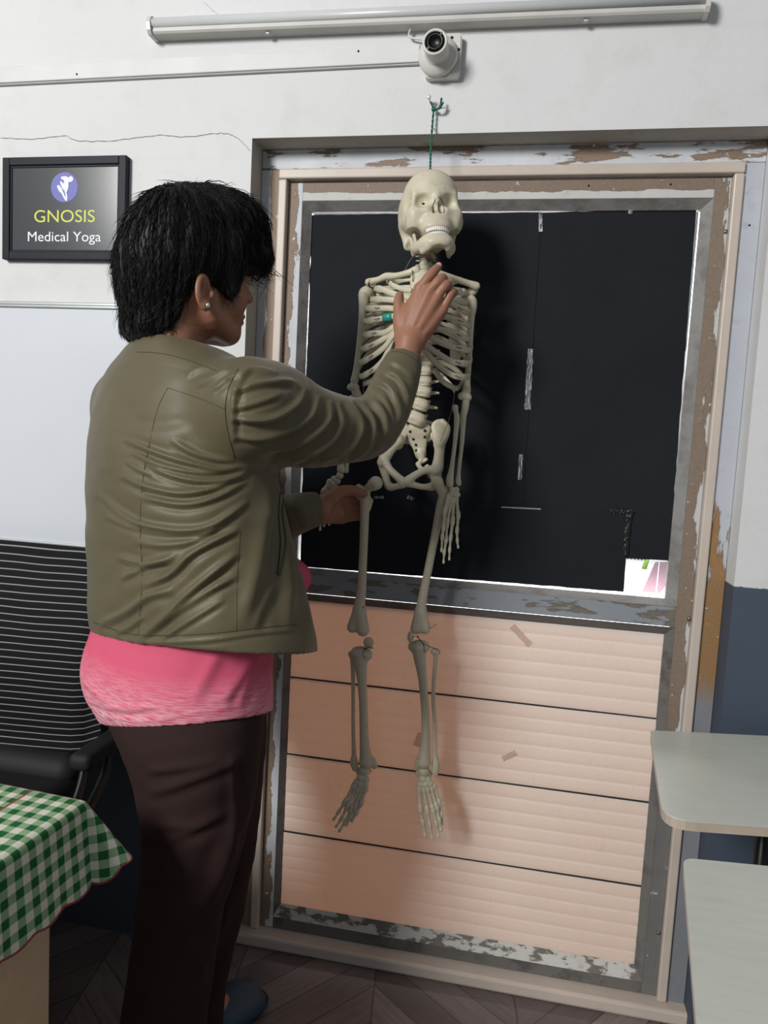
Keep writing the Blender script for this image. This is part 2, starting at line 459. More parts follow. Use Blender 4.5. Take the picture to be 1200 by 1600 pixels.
# hairline cracks in the plaster
M['crack'] = simple('crack_line', srgb(120, 118, 114), .9)
def crack(pts, w):
    V = []; F = []
    pp = catmull([P(x, y, WY-.0006) for x, y in pts], 6)
    pp = [p+np.array([0, 0, random.uniform(-.0012, .0012)]) for p in pp]
    for i, p in enumerate(pp):
        ww = w*(.4+.6*abs(sin(i*1.7)))
        V += [p+np.array([0, 0, ww]), p-np.array([0, 0, ww])]
    for i in range(len(pp)-1): F.append((2*i, 2*i+1, 2*i+3, 2*i+2))
    return V, F
ck = merge_geo([crack([(0, 215), (50, 217), (100, 212), (120, 220), (170, 220), (215, 215), (250, 211), (290, 214), (335, 209), (360, 210), (378, 222), (391, 236)], .0008),
                crack([(318, 3), (345, 27)], .0004), crack([(380, 302), (386, 305)], .0005)])
mesh_obj('crack', *ck, M['crack'], wall, False, 'thin wavy crack in the plaster above the framed sign')
floor = tag(box('floor', (-5.0, -5.0, -.05), (5.0, .17, 0), M['floor']), 'dark grey brown wood-look floor laid in a chevron pattern', 'floor', kind='structure')

# ---- door casing (structure)
def strip(name, lo, hi, mat, label, bev=.0015):
    return tag(box(name, lo, hi, mat, None, bev, 2), label, 'door frame', kind='structure')
strip('trim_1', (-.0405, .004, .03), (-.0005, .165, 1.730), M['jamb_left'], 'left door jamb with white paint peeling off brown wood')
strip('trim_2', (-.0405, .004, 1.7305), (.9575, .165, 1.7705), M['jamb_head'], 'head of the door frame with flaking white paint')
strip('trim_3', (.9215, .004, .03), (.9575, .165, 1.730), M['jamb_right'], 'right door jamb in pale grey paint, worn brown low down')
strip('trim_4', (0, -.004, .03), (.0185, .05, 1.7085), M['beige'], 'narrow beige strip up the left side of the door', .003)
strip('trim_5', (0, -.004, 1.709), (.921, .05, 1.7295), M['beige'], 'narrow beige strip across the top of the door', .003)
strip('trim_6', (.9025, -.004, .03), (.921, .05, 1.7085), M['beige'], 'narrow beige strip up the right side of the door', .003)
strip('trim_7', (-.046, -.026, 0), (.964, .16, .0295), M['beige'], 'beige threshold board along the foot of the door', .006)

# ---- door leaf
door = tag(empty('door_1', (.46, .03, .03)), 'worn metal and wood door, black-papered glass above pink ribbed panel', 'door', kind='structure')
yl = .011     # front plane of the leaf
gx0, gx1, gz0, gz1 = .0665, .853, .880, 1.651      # glass opening
px0, px1, pz0, pz1 = .0625, .856, .082, .806       # panel opening
box('stile', (.0195, yl, .031), (.050, .06, 1.705), M['stile_left'], door, .001, 2, 'left stile, white paint peeling off brown')
box('stile', (.872, yl, .031), (.902, .06, 1.705), M['stile_right'], door, .001, 2, 'right stile, bare brown with white flecks')
box('top_rail', (.050, yl, 1.668), (.872, .06, 1.705), M['rail_top'], door, .001, 2)
box('mid_rail', (.050, yl, .826), (.872, .06, .868), M['rail_mid'], door, .001, 2)
box('bottom_rail', (.050, yl, .031), (.872, .06, .058), M['steel_dark'], door, .001, 2)
def bead(name, ox0, ox1, oz0, oz1, ix0, ix1, iz0, iz1, yo, yi, mats, label):
    """four mitred boards sloping from the leaf face back to the pane"""
    o = [(ox0, yo, oz0), (ox1, yo, oz0), (ox1, yo, oz1), (ox0, yo, oz1)]; n = [(ix0, yi, iz0), (ix1, yi, iz0), (ix1, yi, iz1), (ix0, yi, iz1)]
    V = []; F = []; mi = []
    for k in range(4):
        k2 = (k+1) % 4; b = len(V)
        back = [(q[0], yi+.012, q[2]) for q in (n[k], n[k2])]
        V += [o[k], o[k2], n[k2], n[k], back[1], back[0]]
        F += [(b, b+1, b+2, b+3), (b+3, b+2, b+4, b+5)]; mi += [k, k]
    ob = mesh_obj(name, V, F, mats, door, False, label)
    for p, m in zip(ob.data.polygons, mi): p.material_index = m
    return ob
bead('glazing_bead', .050, .872, .868, 1.668, gx0, gx1, gz0, gz1, yl-.001, .030, [M['steel'], M['steel'], M['steel'], M['steel']], 'grey mitred bead around the glass')
bead('panel_bead', .050, .872, .058, .826, px0, px1, pz0, pz1, yl-.001, .027, [M['rail_bot'], M['steel_dark'], M['steel_dark'], M['steel_dark']], 'grey mitred bead around the pink panel, scuffed white below')
box('glass_pane', (gx0-.008, .036, gz0-.008), (gx1+.008, .039, gz1+.008), M['glass'], door)
# pink ribbed boards
zs = [pz0-.004, .2585, .4445, .6260, pz1+.004]
for b in range(4):
    z0, z1 = zs[b]+.0012, zs[b+1]-.0012
    nr = 6; V = []; F = []; zz = []
    for r in range(nr):
        a = z0+(z1-z0)*r/nr; d = (z1-z0)/nr
        zz += [(a, .0287), (a+d*.08, .0277), (a+d*.45, .0272), (a+d*.80, .0274), (a+d*.97, .0280)]
    zz.append((z1, .0287))
    xs = np.linspace(px0-.004, px1+.004, 40)
    for z, y in zz:
        for x in xs: V.append((x, y+.0006*sin(x*9+b*2+z*20), z+.0008*sin(x*7+b)))
    nx = len(xs)
    for i in range(len(zz)-1):
        for j in range(nx-1): F.append((i*nx+j, i*nx+j+1, (i+1)*nx+j+1, (i+1)*nx+j))
    nfr = len(V)
    mesh_obj('panel_board', V, F, M['panel'], door, True)
M['gap'] = simple('dark_gap', srgb(46, 42, 38), .9)
for b in (1, 2, 3): box('panel_joint', (px0-.003, .0276, zs[b]-.0017), (px1+.003, .0330, zs[b]+.0017), M['gap'], door)
M['screw'] = simple('screw_steel', srgb(120, 118, 114), .35, metal=.8)
M['hole'] = simple('screw_hole', (.006, .006, .006, 1), .9)
for (x, y) in [(1134, 362), (1077, 967), (1029, 1458)]:
    V, F = lathe_geo([(0, .0025), (.003, .0022), (.0042, .0008), (.0044, 0)], P(x, y, yl-.0002), n=14); mesh_obj('screw', V, F, M['screw'], door)
for (x, y) in [(920, 290), (1048, 288), (1171, 352)]:
    V, F = lathe_geo([(0, .0004), (.002, .0003), (.0021, 0)], P(x, y, .0038 if x > 1100 else yl-.0002), n=12); mesh_obj('screw_hole', V, F, M['hole'], door)

# ---- outdoors, seen through the slits and the torn corner
M['ext_white'] = simple('outdoor_concrete', (.80, .80, .80, 1), .8)
M['ext_path'] = simple('outdoor_path', srgb(150, 118, 128), .8, .3, 60)
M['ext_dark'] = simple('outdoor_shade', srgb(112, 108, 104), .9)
M['leaf'] = simple('outdoor_leaf', srgb(120, 160, 60), .6)
tag(box('ground_outside', (-8, .18, -.30), (10, 14, -.25), M['ext_white']), 'sunlit white concrete yard seen through the torn corner', 'ground', kind='structure')
def zpoly(name, pts, z, mat, parent=None):
    V = [PZ(x, y, z) for x, y in pts]; return mesh_obj(name, V, [tuple(range(len(V)))[::-1]], mat, parent, False)
pth = tag(zpoly('path_outside', [(1003, 924), (1031, 926), (1050, 904), (1050, 878), (1024, 878)], -.246, M['ext_path']), 'mauve paved path outside the torn corner of the paper', 'path', kind='structure')
zpoly('path_joint', [(1024, 926), (1026, 926), (1031, 878), (1029.5, 878)], -.243, M['ext_white'], pth)
ew = tag(empty('exterior_wall', (2, 9, -.25)), 'white pierced yard wall outside the glass', 'wall', kind='structure')
def yq(name, pts, Y, mat, par, dy=.0):
    V = [P(x, y, Y) for x, y in pts]; n = len(V); V2 = [v+np.array([0, .12, 0]) for v in V]
    F = [tuple(range(n))]+[(i, i+n, (i+1) % n+n, (i+1) % n) for i in range(n)]
    return mesh_obj(name, V+V2, F, mat, par, False)
box('yard_wall', (-8, 9.0, -.25), (10, 9.1, 2.6), M['ext_white'], ew)
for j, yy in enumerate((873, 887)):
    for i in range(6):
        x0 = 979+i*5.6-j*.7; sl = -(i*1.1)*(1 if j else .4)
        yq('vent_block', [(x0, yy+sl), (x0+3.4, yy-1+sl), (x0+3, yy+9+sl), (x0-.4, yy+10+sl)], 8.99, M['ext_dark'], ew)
V, F = merge_geo([tube_geo([P(1006, 890, 8.2), P(1008+k*2, 876-k, 8.15)], [.03, .01], 5) for k in range(4)])
tag(mesh_obj('garden_plant', V, F, M['leaf']), 'small bright green plant by the yard wall outside', 'plant')

# ---- black paper and tape
def mat_paper():
    t = NT('black_paper'); c = t.coord(); n = t.noise(c, 5, 5, .55, .6)
    w = t.noise(t.map(c, (9, 9, 5)), 1.0, 3, .5, 1.2)
    col = t.mix(n, srgb(29, 31, 35), srgb(38, 41, 46))
    scuff = t.step(t.noise(c, 26, 5, .7), .66, .85)
    col = t.mix(t.math('MULTIPLY', scuff, .3), col, srgb(70, 72, 76))
    t.bsdf(col, .8, t.bump(w, .18, .012), spec=.12); return t.m
M['paper'] = mat_paper()
def sheet(px, Y, label, edge=0):
    poly = []
    for i in range(len(px)):
        a, b = np.array(px[i], float), np.array(px[(i+1) % len(px)], float)
        n = max(1, int(np.linalg.norm(b-a)/14))
        for k in range(n):
            q = a+(b-a)*k/n
            j = .5 if k else 0
            poly.append(P(q[0]+random.uniform(-j, j), q[1]+random.uniform(-j, j), Y+random.uniform(0, .0006)))
    n = len(poly); back = [p+np.array([0, .0008, 0]) for p in poly]
    F = [tuple(range(n))[::-1], tuple(range(n, 2*n))]+[(i, (i+1) % n, (i+1) % n+n, i+n) for i in range(n)]
    o = mesh_obj('black_paper_sheet', poly+back, F, M['paper'], None, False)
    bm = bmesh.new(); bm.from_mesh(o.data); bmesh.ops.recalc_face_normals(bm, faces=bm.faces); bm.to_mesh(o.data); bm.free()
    return tag(o, label, 'paper', 'black paper sheets taped over the glass')
sheet([(487.8, 336), (846, 331.5), (816, 801), (471.6, 779)], .0325, 'black paper sheet taped over the left half of the glass, behind the skeleton')
sheet([(842, 332.5), (1088, 325.5), (1045.3, 876), (975, 872.5), (982, 803), (812, 794)], .0338, 'black paper sheet on the right half of the glass, above the torn corner')
sheet([(472, 770), (984, 799), (974.5, 925), (469.2, 885.5)], .0312, 'black paper sheet along the bottom of the glass, left of the torn corner')
def mat_tape():
    t = NT('clear_tape'); c = t.coord(); n = t.noise(t.map(c, (330, 1, 55)), 1.0, 3)
    g = t.n('BsdfPrincipled'); g.inputs['Base Color'].default_value = (.75, .76, .78, 1); g.inputs['Roughness'].default_value = .18
    t.l(t.bump(t.noise(t.map(c, (120, 1, 60)), 1.0, 4), 1.0, .01), g.inputs['Normal'])
    tr = t.n('BsdfTransparent'); mx = t.n('MixShader'); t.l(t.ramp(n, [(.42, (.10,)*3), (.62, (.75,)*3)]), mx.inputs[0])
    t.l(tr.outputs[0], mx.inputs[1]); t.l(g.outputs[0], mx.inputs[2]); t.l(mx.outputs[0], t.out.inputs[0]); return t.m
M['tape'] = mat_tape()
def mat_dtape():
    t = NT('dark_tape'); c = t.coord(); t.bsdf((.008, .008, .009, 1), .15, t.bump(t.noise(c, 160, 3), .8, .004)); return t.m
M['tape_dark'] = mat_dtape()
def mat_ctape():
    t = NT('faint_tape'); g = t.n('BsdfPrincipled'); g.inputs['Base Color'].default_value = srgb(205, 176, 160); g.inputs['Roughness'].default_value = .12
    tr = t.n('BsdfTransparent'); mx = t.n('MixShader'); mx.inputs[0].default_value = .55
    t.l(tr.outputs[0], mx.inputs[1]); t.l(g.outputs[0], mx.inputs[2]); t.l(mx.outputs[0], t.out.inputs[0]); return t.m
M['tape_faint'] = mat_ctape()
def tape(a, b, w, Y, mat, label, n=14):
    A = np.array(a, float); B = np.array(b, float); d = (B-A)/np.linalg.norm(B-A); s = np.array([-d[1], d[0]])
    V = []; F = []
    for i in range(n+1):
        q = A+(B-A)*i/n; ww = w*(.85+.3*random.random()); h = .0004*random.random()
        V += [P(*(q+s*ww/2), Y-h), P(*q, Y-.0004-h*2), P(*(q-s*ww/2), Y-h)]
    for i in range(n):
        for k in (0, 1): F.append((3*i+k, 3*i+k+1, 3*i+k+4, 3*i+k+3))
    o = mesh_obj('tape_strip', V, F, M[mat], None, False); return tag(o, label, 'tape')
tape((829, 545), (824, 640), 9, .0308, 'tape', 'crinkled clear tape strip on the seam halfway down the black paper')
tape((814, 710), (812, 750), 6, .0308, 'tape', 'short clear tape piece just above the small flat strip at the lower seam')
M['tape_solid'] = simple('silver_tape', srgb(150, 152, 154), .3)
tape((783, 792.5), (845, 795.5), 2.2, .0306, 'tape_solid', 'small flat clear strip lying across the lower end of the paper seam')
tape((844, 331), (845, 362), 6, .0308, 'tape', 'torn clear tape at the top end of the black paper seam')
tape((992, 300), (984, 334), 6, .030, 'tape', 'slanted clear tape piece on the upper edge near the right corner of the glass')
tape((953, 799), (991, 800), 7, .0308, 'tape_dark', 'shiny dark tape lying level above the torn corner')
tape((983, 803), (977, 868), 9, .0308, 'tape_dark', 'shiny dark tape running down to the torn corner')
tape((585, 777), (600, 777), 4, .0290, 'tape', 'tiny clear tape scrap right of the raised thigh bone')
tape((636, 776), (646, 780), 5, .0290, 'tape', 'tiny curled clear tape scrap under the pelvis')
tape((800, 978), (828, 1008), 10, .0262, 'tape_faint', 'slanted faint tape strip near the top of the pink panel')
tape((785, 1186), (806, 1176), 9, .0262, 'tape_faint', 'crumpled faint tape on the second pink board')
tape((651, 1166), (659, 1146), 12, .0262, 'tape_faint', 'faint tape beside the right shin bone on the pink panel')

# ================================================================== THINGS ON THE WALL
M['plastic'] = simple('white_plastic', srgb(208, 206, 200), .35, .04, 20)
M['plastic_grey'] = simple('aged_plastic', srgb(196, 195, 190), .45, .06, 16)
M['diffuser'] = simple('milky_diffuser', srgb(200, 202, 202), .3, .03, 8)
M['pvc'] = simple('painted_trunking', srgb(212, 212, 210), .5, .05, 12)
M['black_plastic'] = simple('black_plastic', srgb(24, 24, 26), .4, .1, 20)
# tube light
def tubelight():
    a = P(246, 52, WY); b = P(1100, 17, WY)
    L = np.linalg.norm(b-a); zc = (a[2]+b[2])/2; x0, x1 = a[0], b[0]
    t = tag(empty('tube_light', ((x0+x1)/2, WY, zc-.02)), 'long slim white tube light on the wall near the ceiling', 'lamp')
    def body(x0, x1, prof, name, mat, lab=None):
        V = []; F = []; n = len(prof)
        for x in (x0, x1):
            zz = a[2]+(b[2]-a[2])*(x-a[0])/(b[0]-a[0])
            for y, z in prof: V.append((x, WY-y, zz+z))
        F = [tuple(range(n)), tuple(range(n, 2*n))[::-1]]+[(i, i+n, (i+1) % n+n, (i+1) % n) for i in range(n)]
        return mesh_obj(name, V, F, mat, t, False, lab)
    body(x0+.003, x1-.003, [(.0005, -.0165), (.028, -.0165), (.031, -.013), (.031, -.006), (.0005, -.006)], 'housing', M['plastic_grey'])
    dif = [(.001, -.0055)]+[(.001+.036*sin(th), -.0055+.022*(1-cos(th))*.98) for th in np.linspace(.0, pi, 12)][::1]
    prof = [(.002, -.0055), (.031, -.0055), (.0355, -.002), (.037, .004), (.035, .010), (.028, .0155), (.016, .0165), (.002, .0165)]
    o = body(x0+.003, x1-.003, prof, 'diffuser', M['diffuser']); o.data.polygons.foreach_set('use_smooth', [True]*len(o.data.polygons))
    for xx in (x0, x1):
        body(xx-.004, xx+.004, [(.0003, -.0185), (.031, -.0185), (.037, -.012), (.0395, .002), (.036, .013), (.028, .0185), (.0003, .0185)], 'end_cap', M['plastic'])
    for px in (424, 915):
        q = P(px, 54 if px < 600 else 34, WY); zz = a[2]+(b[2]-a[2])*(q[0]-a[0])/(b[0]-a[0])
        box('clip', (q[0]-.004, WY-.022, zz-.0215), (q[0]+.004, WY-.014, zz-.0166), M['plastic_grey'], t, .001)
    tube('supply_cable', catmull([P(642, 40, WY-.018), P(641, 46, WY-.014), P(639, 54, WY-.010), P(643, 59, WY-.010), P(655, 61, WY-.012), P(664, 62, WY-.020)], 6), .0022, M['plastic'], t, 8)
    return t
tubelight()
# cable trunking
tr = tag(empty('cable_trunking', (-.3, WY, 1.90)), 'flat white cable trunking running left from the bulb holder', 'cable cover')
ta, tb = P(0, 121, WY), P(655, 87, WY)
def tbox(name, x0, x1, z0, z1, y, bev=.0015):
    bm = bmesh.new(); bx(bm, (x0, WY-y, z0), (x1, WY-.0003, z1), bev, 2)
    for v in bm.verts: v.co.z += (tb[2]-ta[2])*(v.co.x-ta[0])/(tb[0]-ta[0])
    return bm_obj(name, bm, M['pvc'], tr)
tbox('cover', -3.0, tb[0]+.002, ta[2]-.0165, ta[2]+.0165, .011)
tbox('base_lip', -3.0, tb[0]+.001, ta[2]-.0185, ta[2]-.0168, .007, .0004)
for px, py in ((120, 120), (560, 84)):
    V, F = lathe_geo([(0, .0006), (.002, .0005), (.0022, 0)], P(px, py-4, WY-.0112), n=10); mesh_obj('screw', V, F, M['hole'], tr)
# lamp holder
hc = P(683, 88, WY-.014)
lh = tag(empty('bulb_holder', (hc[0], WY, hc[2])), 'round white bulb holder on a square block below the tube light', 'lamp')
hc = np.array([P(685, 90, WY-.016)[0], WY, P(685, 90, WY-.016)[2]])
def rbox(cx, cz, hw, hh, r, y0, y1, name, mat):
    bm = bmesh.new(); prism(bm, round_poly([(cx-hw, cz-hh), (cx+hw, cz-hh), (cx+hw, cz+hh), (cx-hw, cz+hh)], r, 6), y0, y1, 1)
    es = [e for e in bm.edges if abs(e.verts[0].co.y-y1) < 1e-6 and abs(e.verts[1].co.y-y1) < 1e-6]
    bmesh.ops.bevel(bm, geom=es, offset=.002, segments=2, affect='EDGES'); return bm_obj(name, bm, mat, lh)
rbox(hc[0]+.009, hc[2]+.003, .034, .040, .009, WY-.0003, WY-.018, 'mounting_block', M['plastic'])
V, F = lathe_geo([(0, .018), (.036, .018), (.038, .020), (.038, .024), (.035, .030), (.026, .034), (.023, .036), (.022, .060), (.0235, .062), (.0235, .072), (.021, .0735), (.0185, .072), (.0180, .062), (.0, .062)], hc, n=40)
mesh_obj('socket', V, F, M['plastic'], lh, True)
V, F = lathe_geo([(.0182, .0722), (.0182, .0715), (.0130, .0718), (.0128, .0640), (0, .0640)], hc, n=32); mesh_obj('socket_bore', V, F, M['black_plastic'], lh)
V, F = lathe_geo([(.0134, .0735), (.0140, .0740), (.0128, .0740), (.0124, .0700), (.0134, .0700)], hc, n=32); mesh_obj('contact_ring', V, F, M['screw'], lh)
for dx, dz in ((.011, .013), (-.012, -.012)):
    box('bayonet_pin', (hc[0]+dx-.0015, WY-.0745, hc[2]+dz-.003), (hc[0]+dx+.0015, WY-.066, hc[2]+dz+.003), M['screw'], lh, .0005)
for dx, dz, yy in ((.026, -.018, .0302), (.024, .034, .0185), (.038, .012, .0185)):
    V, F = lathe_geo([(0, .0004), (.0028, .0003), (.003, -.003)], np.array([hc[0]+dx, WY-yy, hc[2]+dz]), n=12); mesh_obj('screw_hole', V, F, M['hole'], lh)
# nail and string
M['nail'] = simple('nail_head', srgb(232, 232, 230), .3, metal=.3)
np_ = P(672, 159, WY)
V, F = lathe_geo([(0, .022), (.0045, .0215), (.0048, .0205), (.0018, .0200), (.0016, -.004)], np_, n=16)
tag(mesh_obj('nail', V, F, M['nail']), 'flat white nail head in the wall above the skeleton', 'nail')
M['string'] = simple('green_string', srgb(28, 92, 78), .75, .25, 300)
st = tag(empty('hanging_string', tuple(np_)), 'dark green string tied to the nail and holding the skull', 'string')
YS = WY-.012
def twist(pts, r, name, lab=None, n=10):
    pp = catmull(pts, n); parts = []
    for ph in (0, pi):
        q = [p+np.array([cos(i*.8+ph), .6*sin(i*.8+ph), 0])*r*.55 for i, p in enumerate(pp)]
        parts.append(tube_geo(q, r*.62, 6))
    V, F = merge_geo(parts); return mesh_obj(name, V, F, M['string'], st, True, lab)
SKULL_TOP = P(672.5, 262, -.105)
twist([P(673, 160, WY-.012), P(677, 170, YS), P(676, 190, YS), P(674.5, 210, YS-.004), P(673, 235, -.088), P(672.5, 252, -.098), SKULL_TOP+np.array([0, 0, -.004])], .0021, 'line')
twist([P(676, 169, YS), P(682, 171, YS-.004), P(688, 165, YS-.006), P(690, 153, YS-.006)], .0022, 'loose_end')
twist([P(679, 172, YS), P(687, 169, YS-.006), P(692, 160, YS-.008)], .0024, 'loose_end')
twist([P(678, 172, YS), P(686, 170, YS-.002), P(695, 168, YS+.004)], .0009, 'loose_end')
twist([P(675, 200, YS), P(678, 201, YS), P(679, 204, YS)], .0008, 'loose_end')
V, F = sdf([('ell', P(678, 171, YS), (.0055, .004, .004), None, 0)], .0012); mesh_obj('knot', V, F, M['string'], st)

# framed sign
def sign():
    A, B, C = P(4, 246, WY-.014), P(196, 243, WY-.014), P(3, 405, WY-.014)
    x0, x1, z1, z0 = A[0]+.001, B[0]+.003, (A[2]+B[2])/2, C[2]
    t = tag(empty('framed_sign', ((x0+x1)/2, WY, z0)), 'black framed sign lettered in yellow and white on the wall', 'sign')
    y = WY
    fm = simple('sign_frame', srgb(20, 25, 35), .5, .08, 20, spec=.2)
    w = .017
    bm = bmesh.new()
    for lo, hi in (((x0, y-.016, z0), (x0+w, y-.0003, z1)), ((x1-w, y-.016, z0), (x1, y-.0003, z1)), ((x0+w, y-.016, z0), (x1-w, y-.0003, z0+w)), ((x0+w, y-.016, z1-w), (x1-w, y-.0003, z1))): bx(bm, lo, hi, .0015, 2)
    bm_obj('frame', bm, fm, t)
    def mp():
        k = NT('sign_print'); c = k.coord(); n = k.noise(c, 500, 2)
        k.bsdf(k.mix(n, srgb(58, 62, 66), srgb(72, 75, 78)), .18, spec=.6); return k.m
    ix0, ix1, iz0, iz1 = x0+w-.001, x1-w+.001, z0+w-.001, z1-w+.001
    box('print', (ix0, y-.0105, iz0), (ix1, y-.004, iz1), mp(), t)
    ins = bmesh.new()
    for lo, hi in (((ix0, y-.0125, iz0), (ix0+.005, y-.0104, iz1)), ((ix1-.005, y-.0125, iz0), (ix1, y-.0104, iz1)), ((ix0+.005, y-.0125, iz0), (ix1-.005, y-.0104, iz0+.005)), ((ix0+.005, y-.0125, iz1-.005), (ix1-.005, y-.0104, iz1))): bx(ins, lo, hi, .0006, 1)
    bm_obj('inner_lip', ins, fm, t)
    ty = y-.0108
    def pt(px, py): return P(px, py, ty)
    def text(body, pxa, pxb, pybase, pycap, mat, name):
        cu = bpy.data.curves.new(name, 'FONT'); cu.body = body; cu.resolution_u = 8
        ob = bpy.data.objects.new(name, cu); COL.objects.link(ob); bpy.context.view_layer.update()
        dg = bpy.context.evaluated_depsgraph_get(); me = bpy.data.meshes.new_from_object(ob.evaluated_get(dg)); bpy.data.objects.remove(ob)
        xs = [v.co.x for v in me.vertices]; capm = [v.co.y for v in me.vertices]
        a = pt(pxa, pybase); b = pt(pxb, pybase-4); top = pt((pxa+pxb)/2, pycap)
        sx = (b[0]-a[0])/(max(xs)-min(xs))
        # cap height of the built-in face is about .73 of its size
        capH = .729
        sz = (top[2]-(a[2]+b[2])/2)/capH
        for v in me.vertices: v.co = Vector((a[0]+(v.co.x-min(xs))*sx, ty, (a[2]+b[2])/2+v.co.y*sz))
        o = bpy.data.objects.new(name, me); COL.objects.link(o); me.materials.append(mat); setparent(o, t); return o
    text('GNOSIS', 53.5, 148, 349, 327, simple('yellow_letters', srgb(206, 208, 70), .5, .02), 'lettering')
    text('Medical Yoga', 43.5, 157.5, 379, 361, simple('white_letters', srgb(232, 234, 238), .5, .02), 'lettering')
    c = pt(100.5, 292.5); ex = pt(121.5, 291.5)[0]-c[0]; ez = pt(100.5, 269)[2]-c[2]
    V = [c]+[c+np.array([ex*cos(a), 0, ez*sin(a)]) for a in np.linspace(0, 2*pi, 40, endpoint=False)]
    mesh_obj('emblem', V, [(0, 1+(i+1) % 40, 1+i) for i in range(40)], simple('emblem_violet', srgb(98, 100, 180), .5, .03), t, False, 'violet oval')
    # the pale figure inside the oval: twisted limbs
    def zc(x, y): return P(x*220/1200, 230+y*190/1036, ty-.0006)
    blobs = [[(530, 262, 11), (560, 268, 18), (580, 285, 14)], [(575, 290, 12), (602, 272, 22)], [(560, 275, 16), (565, 330, 20), (560, 380, 10)],
             [(520, 300, 9), (545, 340, 18), (560, 350, 18)], [(498, 335, 12), (515, 365, 15), (530, 385, 9)], [(530, 385, 9), (548, 425, 9), (566, 450, 8)], [(562, 395, 7), (568, 425, 8), (562, 450, 7)]]
    pr = []
    s = (P(1, 0, ty)-P(0, 0, ty))[0]*220/1200
    for ch in blobs: pr += chain([(zc(a, b), r*s) for a, b, r in ch], .0006)
    V, F = sdf(pr, .0007, 1); V = np.array(V); yc = ty-.0006; V[:, 1] = yc+(V[:, 1]-yc)*.08
    mesh_obj('emblem_figure', V, F, simple('emblem_white', srgb(226, 228, 236), .5, .02), t, True, 'white twisted figure on the violet oval')
sign()

# whiteboard
def whiteboard():
    zt, zb = 1.434, .893; xl, xr = -1.30, -.155
    t = tag(empty('whiteboard', ((xl+xr)/2, WY, zb)), 'large whiteboard with grey metal rim behind the person', 'whiteboard')
    def mw():
        k = NT('board_white'); c = k.coord(); k.bsdf(k.mix(k.noise(c, 3, 3), srgb(206, 210, 217), srgb(218, 221, 227)), .22); return k.m
    alu = simple('board_rim', srgb(176, 182, 182), .35, .05, 20, metal=.3)
    box('board_face', (xl+.01, WY-.008, zb+.008), (xr-.01, WY-.0005, zt-.008), mw(), t)
    box('rim', (xl, WY-.013, zt-.013), (xr, WY-.0003, zt), alu, t, .002, 2); box('rim', (xl, WY-.014, zb), (xr, WY-.0003, zb+.012), alu, t, .002, 2)
    for x in (xl, xr-.012): box('rim', (x, WY-.013, zb+.012), (x+.012, WY-.0003, zt-.013), alu, t, .002, 2)
    box('rim_groove', (xl, WY-.0136, zt-.0075), (xr, WY-.0128, zt-.0060), simple('rim_line', srgb(120, 126, 126), .5), t)
whiteboard()
# ================================================================== SKELETON
def mat_bone(name, a, b, c3):
    t = NT(name); c = t.coord(); n = t.noise(c, 24, 5, .6)
    col = t.mix(n, a, b)
    st = t.noise(c, 60, 5, .7)
    col = t.mix(t.math('MULTIPLY', t.step(st, .56, .78), .45), col, c3)
    t.bsdf(col, .42, t.bump(t.noise(c, 160, 3), .08, .001), spec=.4, Subsurface_Weight=.05); return t.m
M['bone'] = mat_bone('bone_plastic', srgb(192, 184, 160), srgb(212, 205, 182), srgb(150, 140, 114))
M['bone_dk'] = mat_bone('bone_inner', srgb(150, 140, 116), srgb(170, 160, 136), srgb(110, 100, 80))
M['teeth'] = simple('white_teeth', srgb(226, 224, 214), .3, .03)
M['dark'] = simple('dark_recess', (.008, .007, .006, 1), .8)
M['wire'] = simple('thin_wire', srgb(150, 148, 142), .4, metal=.6)
M['rust'] = simple('dark_wire', srgb(44, 36, 32), .6)
sk_root = tag(empty('skeleton', tuple(P(655, 1305, -.07))), 'cream plastic anatomical skeleton hanging in front of the papered door', 'skeleton')
def bone(name, prims, res=.0016, parent=None, mat=None, label=None, relax=2):
    V, F = sdf(prims, res, relax); return mesh_obj(name, V, F, mat or M['bone'], parent or sk_root, True, label)
def ch(pts, k=.003, flat=None):
    """pts = (px, py, Y, radius px)"""
    q = []
    for x, y, Y, r in pts:
        p = P(x, y, Y); q.append((p, rad(r, p)))
    return chain(q, k, flat)
def el(x, y, Y, rx, rz, ry, k=.003, M_=None):
    p = P(x, y, Y); return ('ell', p, (rad(rx, p), ry, rad(rz, p)), M_, k)

